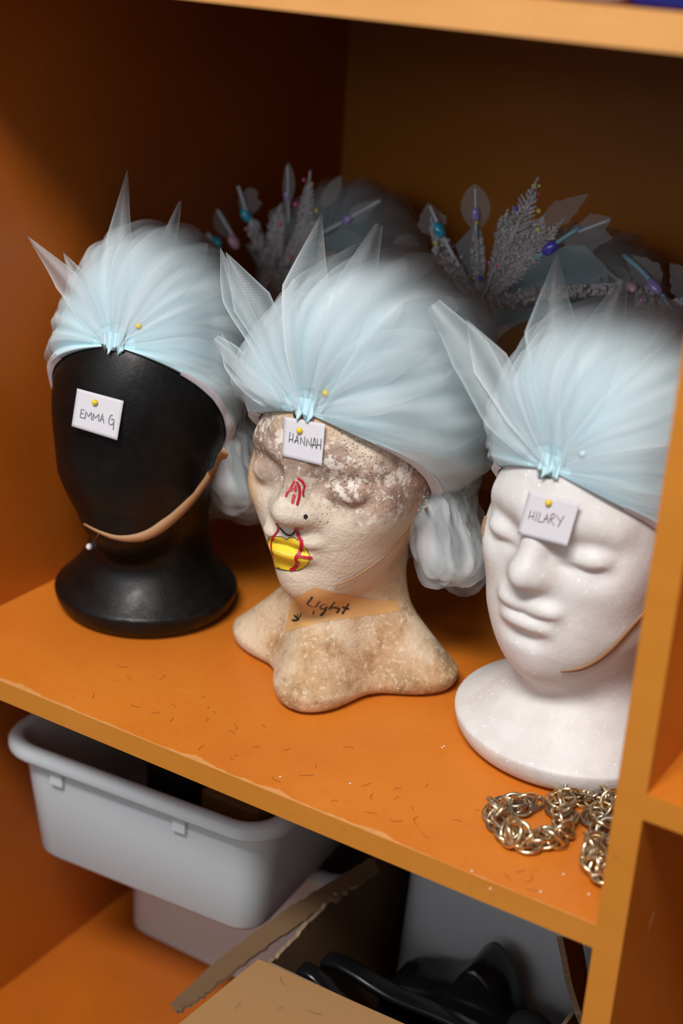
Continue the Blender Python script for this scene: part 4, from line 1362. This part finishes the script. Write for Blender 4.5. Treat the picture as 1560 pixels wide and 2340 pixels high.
band('strap_loop', 'outer black plastic strap loop curving up out of the cardboard box', [(660, 2330), (668, 2250), (696, 2205), (730, 2192), (769, 2196), (815, 2220), (861, 2250), (911, 2278), (1000, 2314), (1100, 2362), (1190, 2420)], .135, .016, .006)
band('strap_loop', 'inner black plastic strap loop nearest the front flap of the box', [(630, 2330), (634, 2250), (648, 2226), (677, 2212), (711, 2222), (735, 2244), (760, 2274), (792, 2302), (840, 2334), (900, 2380)], .098, .014, .006)
def extr(name, label, cat, px, yy, dep, m):
    q = spline(px, 60)
    c_ = np.mean(q, 0)
    rings = []
    for dy, sc in ((0, .93), (.003, 1.0), (dep - .003, 1.0), (dep, .93)):
        rings.append([on_plane(*(c_ + (p - c_) * sc), (0, yy, 0), (0, 1, 0)) + np.array([0, dy, 0]) for p in q])
    V, F = loft(rings, True, True)
    return tag(mesh_obj(name, V, F, m), label, cat)
extr('plastic_shell', 'black scooped plastic piece with a curled end standing in the box', 'plastic piece',
     [(870, 2262), (901, 2251), (945, 2262), (986, 2266), (1029, 2253), (1050, 2228), (1076, 2218), (1105, 2244), (1126, 2278), (1140, 2330), (1140, 2420), (1000, 2430), (880, 2400), (850, 2320)], .150, .045, M_BLKP)
# rounded black hat crown lying on its side behind
mb = MB(); mb.sphere((-.094, .168, -.31), 1.0, 40, 24, (.036, .034, .075))
tag(mb.build('hat_crown', M_BLKF), 'rounded black felt hat crown in the box beside the torn right flap', 'hat')

# ------------------------------------------------------------------ things on the upper shelf
mb = MB(); V, F = loft([rrect(-.052, .0 - .003, .003, .16, .006, BH + .0187), rrect(-.054, -.002, .001, .162, .008, BH + .021), rrect(-.054, -.002, .001, .162, .008, BH + .10), rrect(-.052, -.003, .006, .16, .006, BH + .104)], True, True)
mb.add(V, F)
tag(mb.build('plastic_case', M_BLUE), 'dark blue plastic case on the upper shelf', 'case')
mb = MB(); V, F = loft([rrect(-.094, -.060, .006, .10, .010, BH + .0187), rrect(-.098, -.056, .001, .104, .014, BH + .022), rrect(-.098, -.057, .004, .104, .014, BH + .036), rrect(-.092, -.062, .01, .098, .010, BH + .043)], True, True)
mb.add(V, F)
tag(mb.build('folded_cloth', M_CREAM), 'cream folded cloth on the upper shelf beside the blue case', 'cloth')

# ------------------------------------------------------------------ lint and crumbs
mb = MB(); rh = np.random.RandomState(12)
def hair(x, y, z, L, ang):
    pts = []
    k = rh.uniform(-140, 140)
    for i in range(7):
        t = i / 6
        pts.append((x + L * t * math.cos(ang + k * L * t), y + L * t * math.sin(ang + k * L * t), z + .0002 + .0004 * math.sin(PI * t)))
    mb.tube(pts, .00011, 4)
for i in range(46):
    x = rh.uniform(-.42, -.02); y = rh.uniform(.008, .075 + .03 * rh.rand())
    hair(x, y, 0, rh.uniform(.003, .010), rh.uniform(0, 6.28))
tag(mb.build('loose_hairs', M_HAIR), 'short dark loose hairs scattered on the front of the shelf', 'hairs', kind='stuff')
mb = MB()
for i in range(16):
    u = rh.rand(); x = BX0 + .01 + rh.uniform(0, .12); y = rh.uniform(-.01, .045)
    hair(x, y, BZ + .0035, rh.uniform(.005, .014), rh.uniform(0, 6.28))
tag(mb.build('loose_hairs', M_HAIR), 'dark loose hairs on the front flap of the cardboard box', 'hairs', kind='stuff')
mb = MB()
for px_, py_ in ((1010, 1708), (1235, 2037), (1287, 1997), (1345, 2043), (1078, 1990), (800, 1790), (1015, 1705), (640, 1775), (1120, 2030)):
    p = on_plane(px_, py_, (0, 0, .0004), (0, 0, 1)); mb.sphere(p, .0006, 6, 4, (1, 1.5, .7))
tag(mb.build('foam_crumbs', M_DUST), 'tiny white foam crumbs scattered on the shelf', 'crumbs', kind='stuff')

# ------------------------------------------------------------------ light
def area(name, loc, target, sx, sy, power, col=(1, 1, 1)):
    l = bpy.data.lights.new(name, 'AREA'); l.shape = 'RECTANGLE'; l.size = sx; l.size_y = sy; l.energy = power; l.color = col
    o = bpy.data.objects.new(name, l); C.objects.link(o); o.location = loc
    o.rotation_euler = (Vector(target) - Vector(loc)).to_track_quat('-Z', 'Y').to_euler()
    return o
TG = np.array([-.28, .12, .15])
area('ceiling_or_fill_light', TG + np.array([.15, -.62, .77]) * 2.5, TG, 1.0, .42, 70, (1.0, .975, .945))
area('ceiling_or_fill_light', (-.5, -2.6, 1.15), TG, 2.0, .7, 9, (.95, .97, 1.0))  # added frontal fill with no visible source, brightens the back row
w = bpy.data.worlds.new('room'); bpy.context.scene.world = w; w.use_nodes = True
wt = w.node_tree; bg = wt.nodes['Background']
tc = wt.nodes.new('ShaderNodeTexCoord'); sx = wt.nodes.new('ShaderNodeSeparateXYZ'); mr = wt.nodes.new('ShaderNodeMapRange')
mr.interpolation_type = 'SMOOTHSTEP'
wt.links.new(tc.outputs['Generated'], sx.inputs[0]); wt.links.new(sx.outputs[2], mr.inputs['Value'])
mr.inputs['From Min'].default_value = -.25; mr.inputs['From Max'].default_value = .30
mr.inputs['To Min'].default_value = .05; mr.inputs['To Max'].default_value = .36
wt.links.new(mr.outputs[0], bg.inputs[1])
bg.inputs[0].default_value = (.93, .96, 1.0, 1)
sc = bpy.context.scene
sc.view_settings.view_transform = 'Standard'
sc.view_settings.look = 'None'
sc.cycles.transparent_max_bounces = 40
sc.cycles.max_bounces = 8
sc.cycles.use_denoising = True
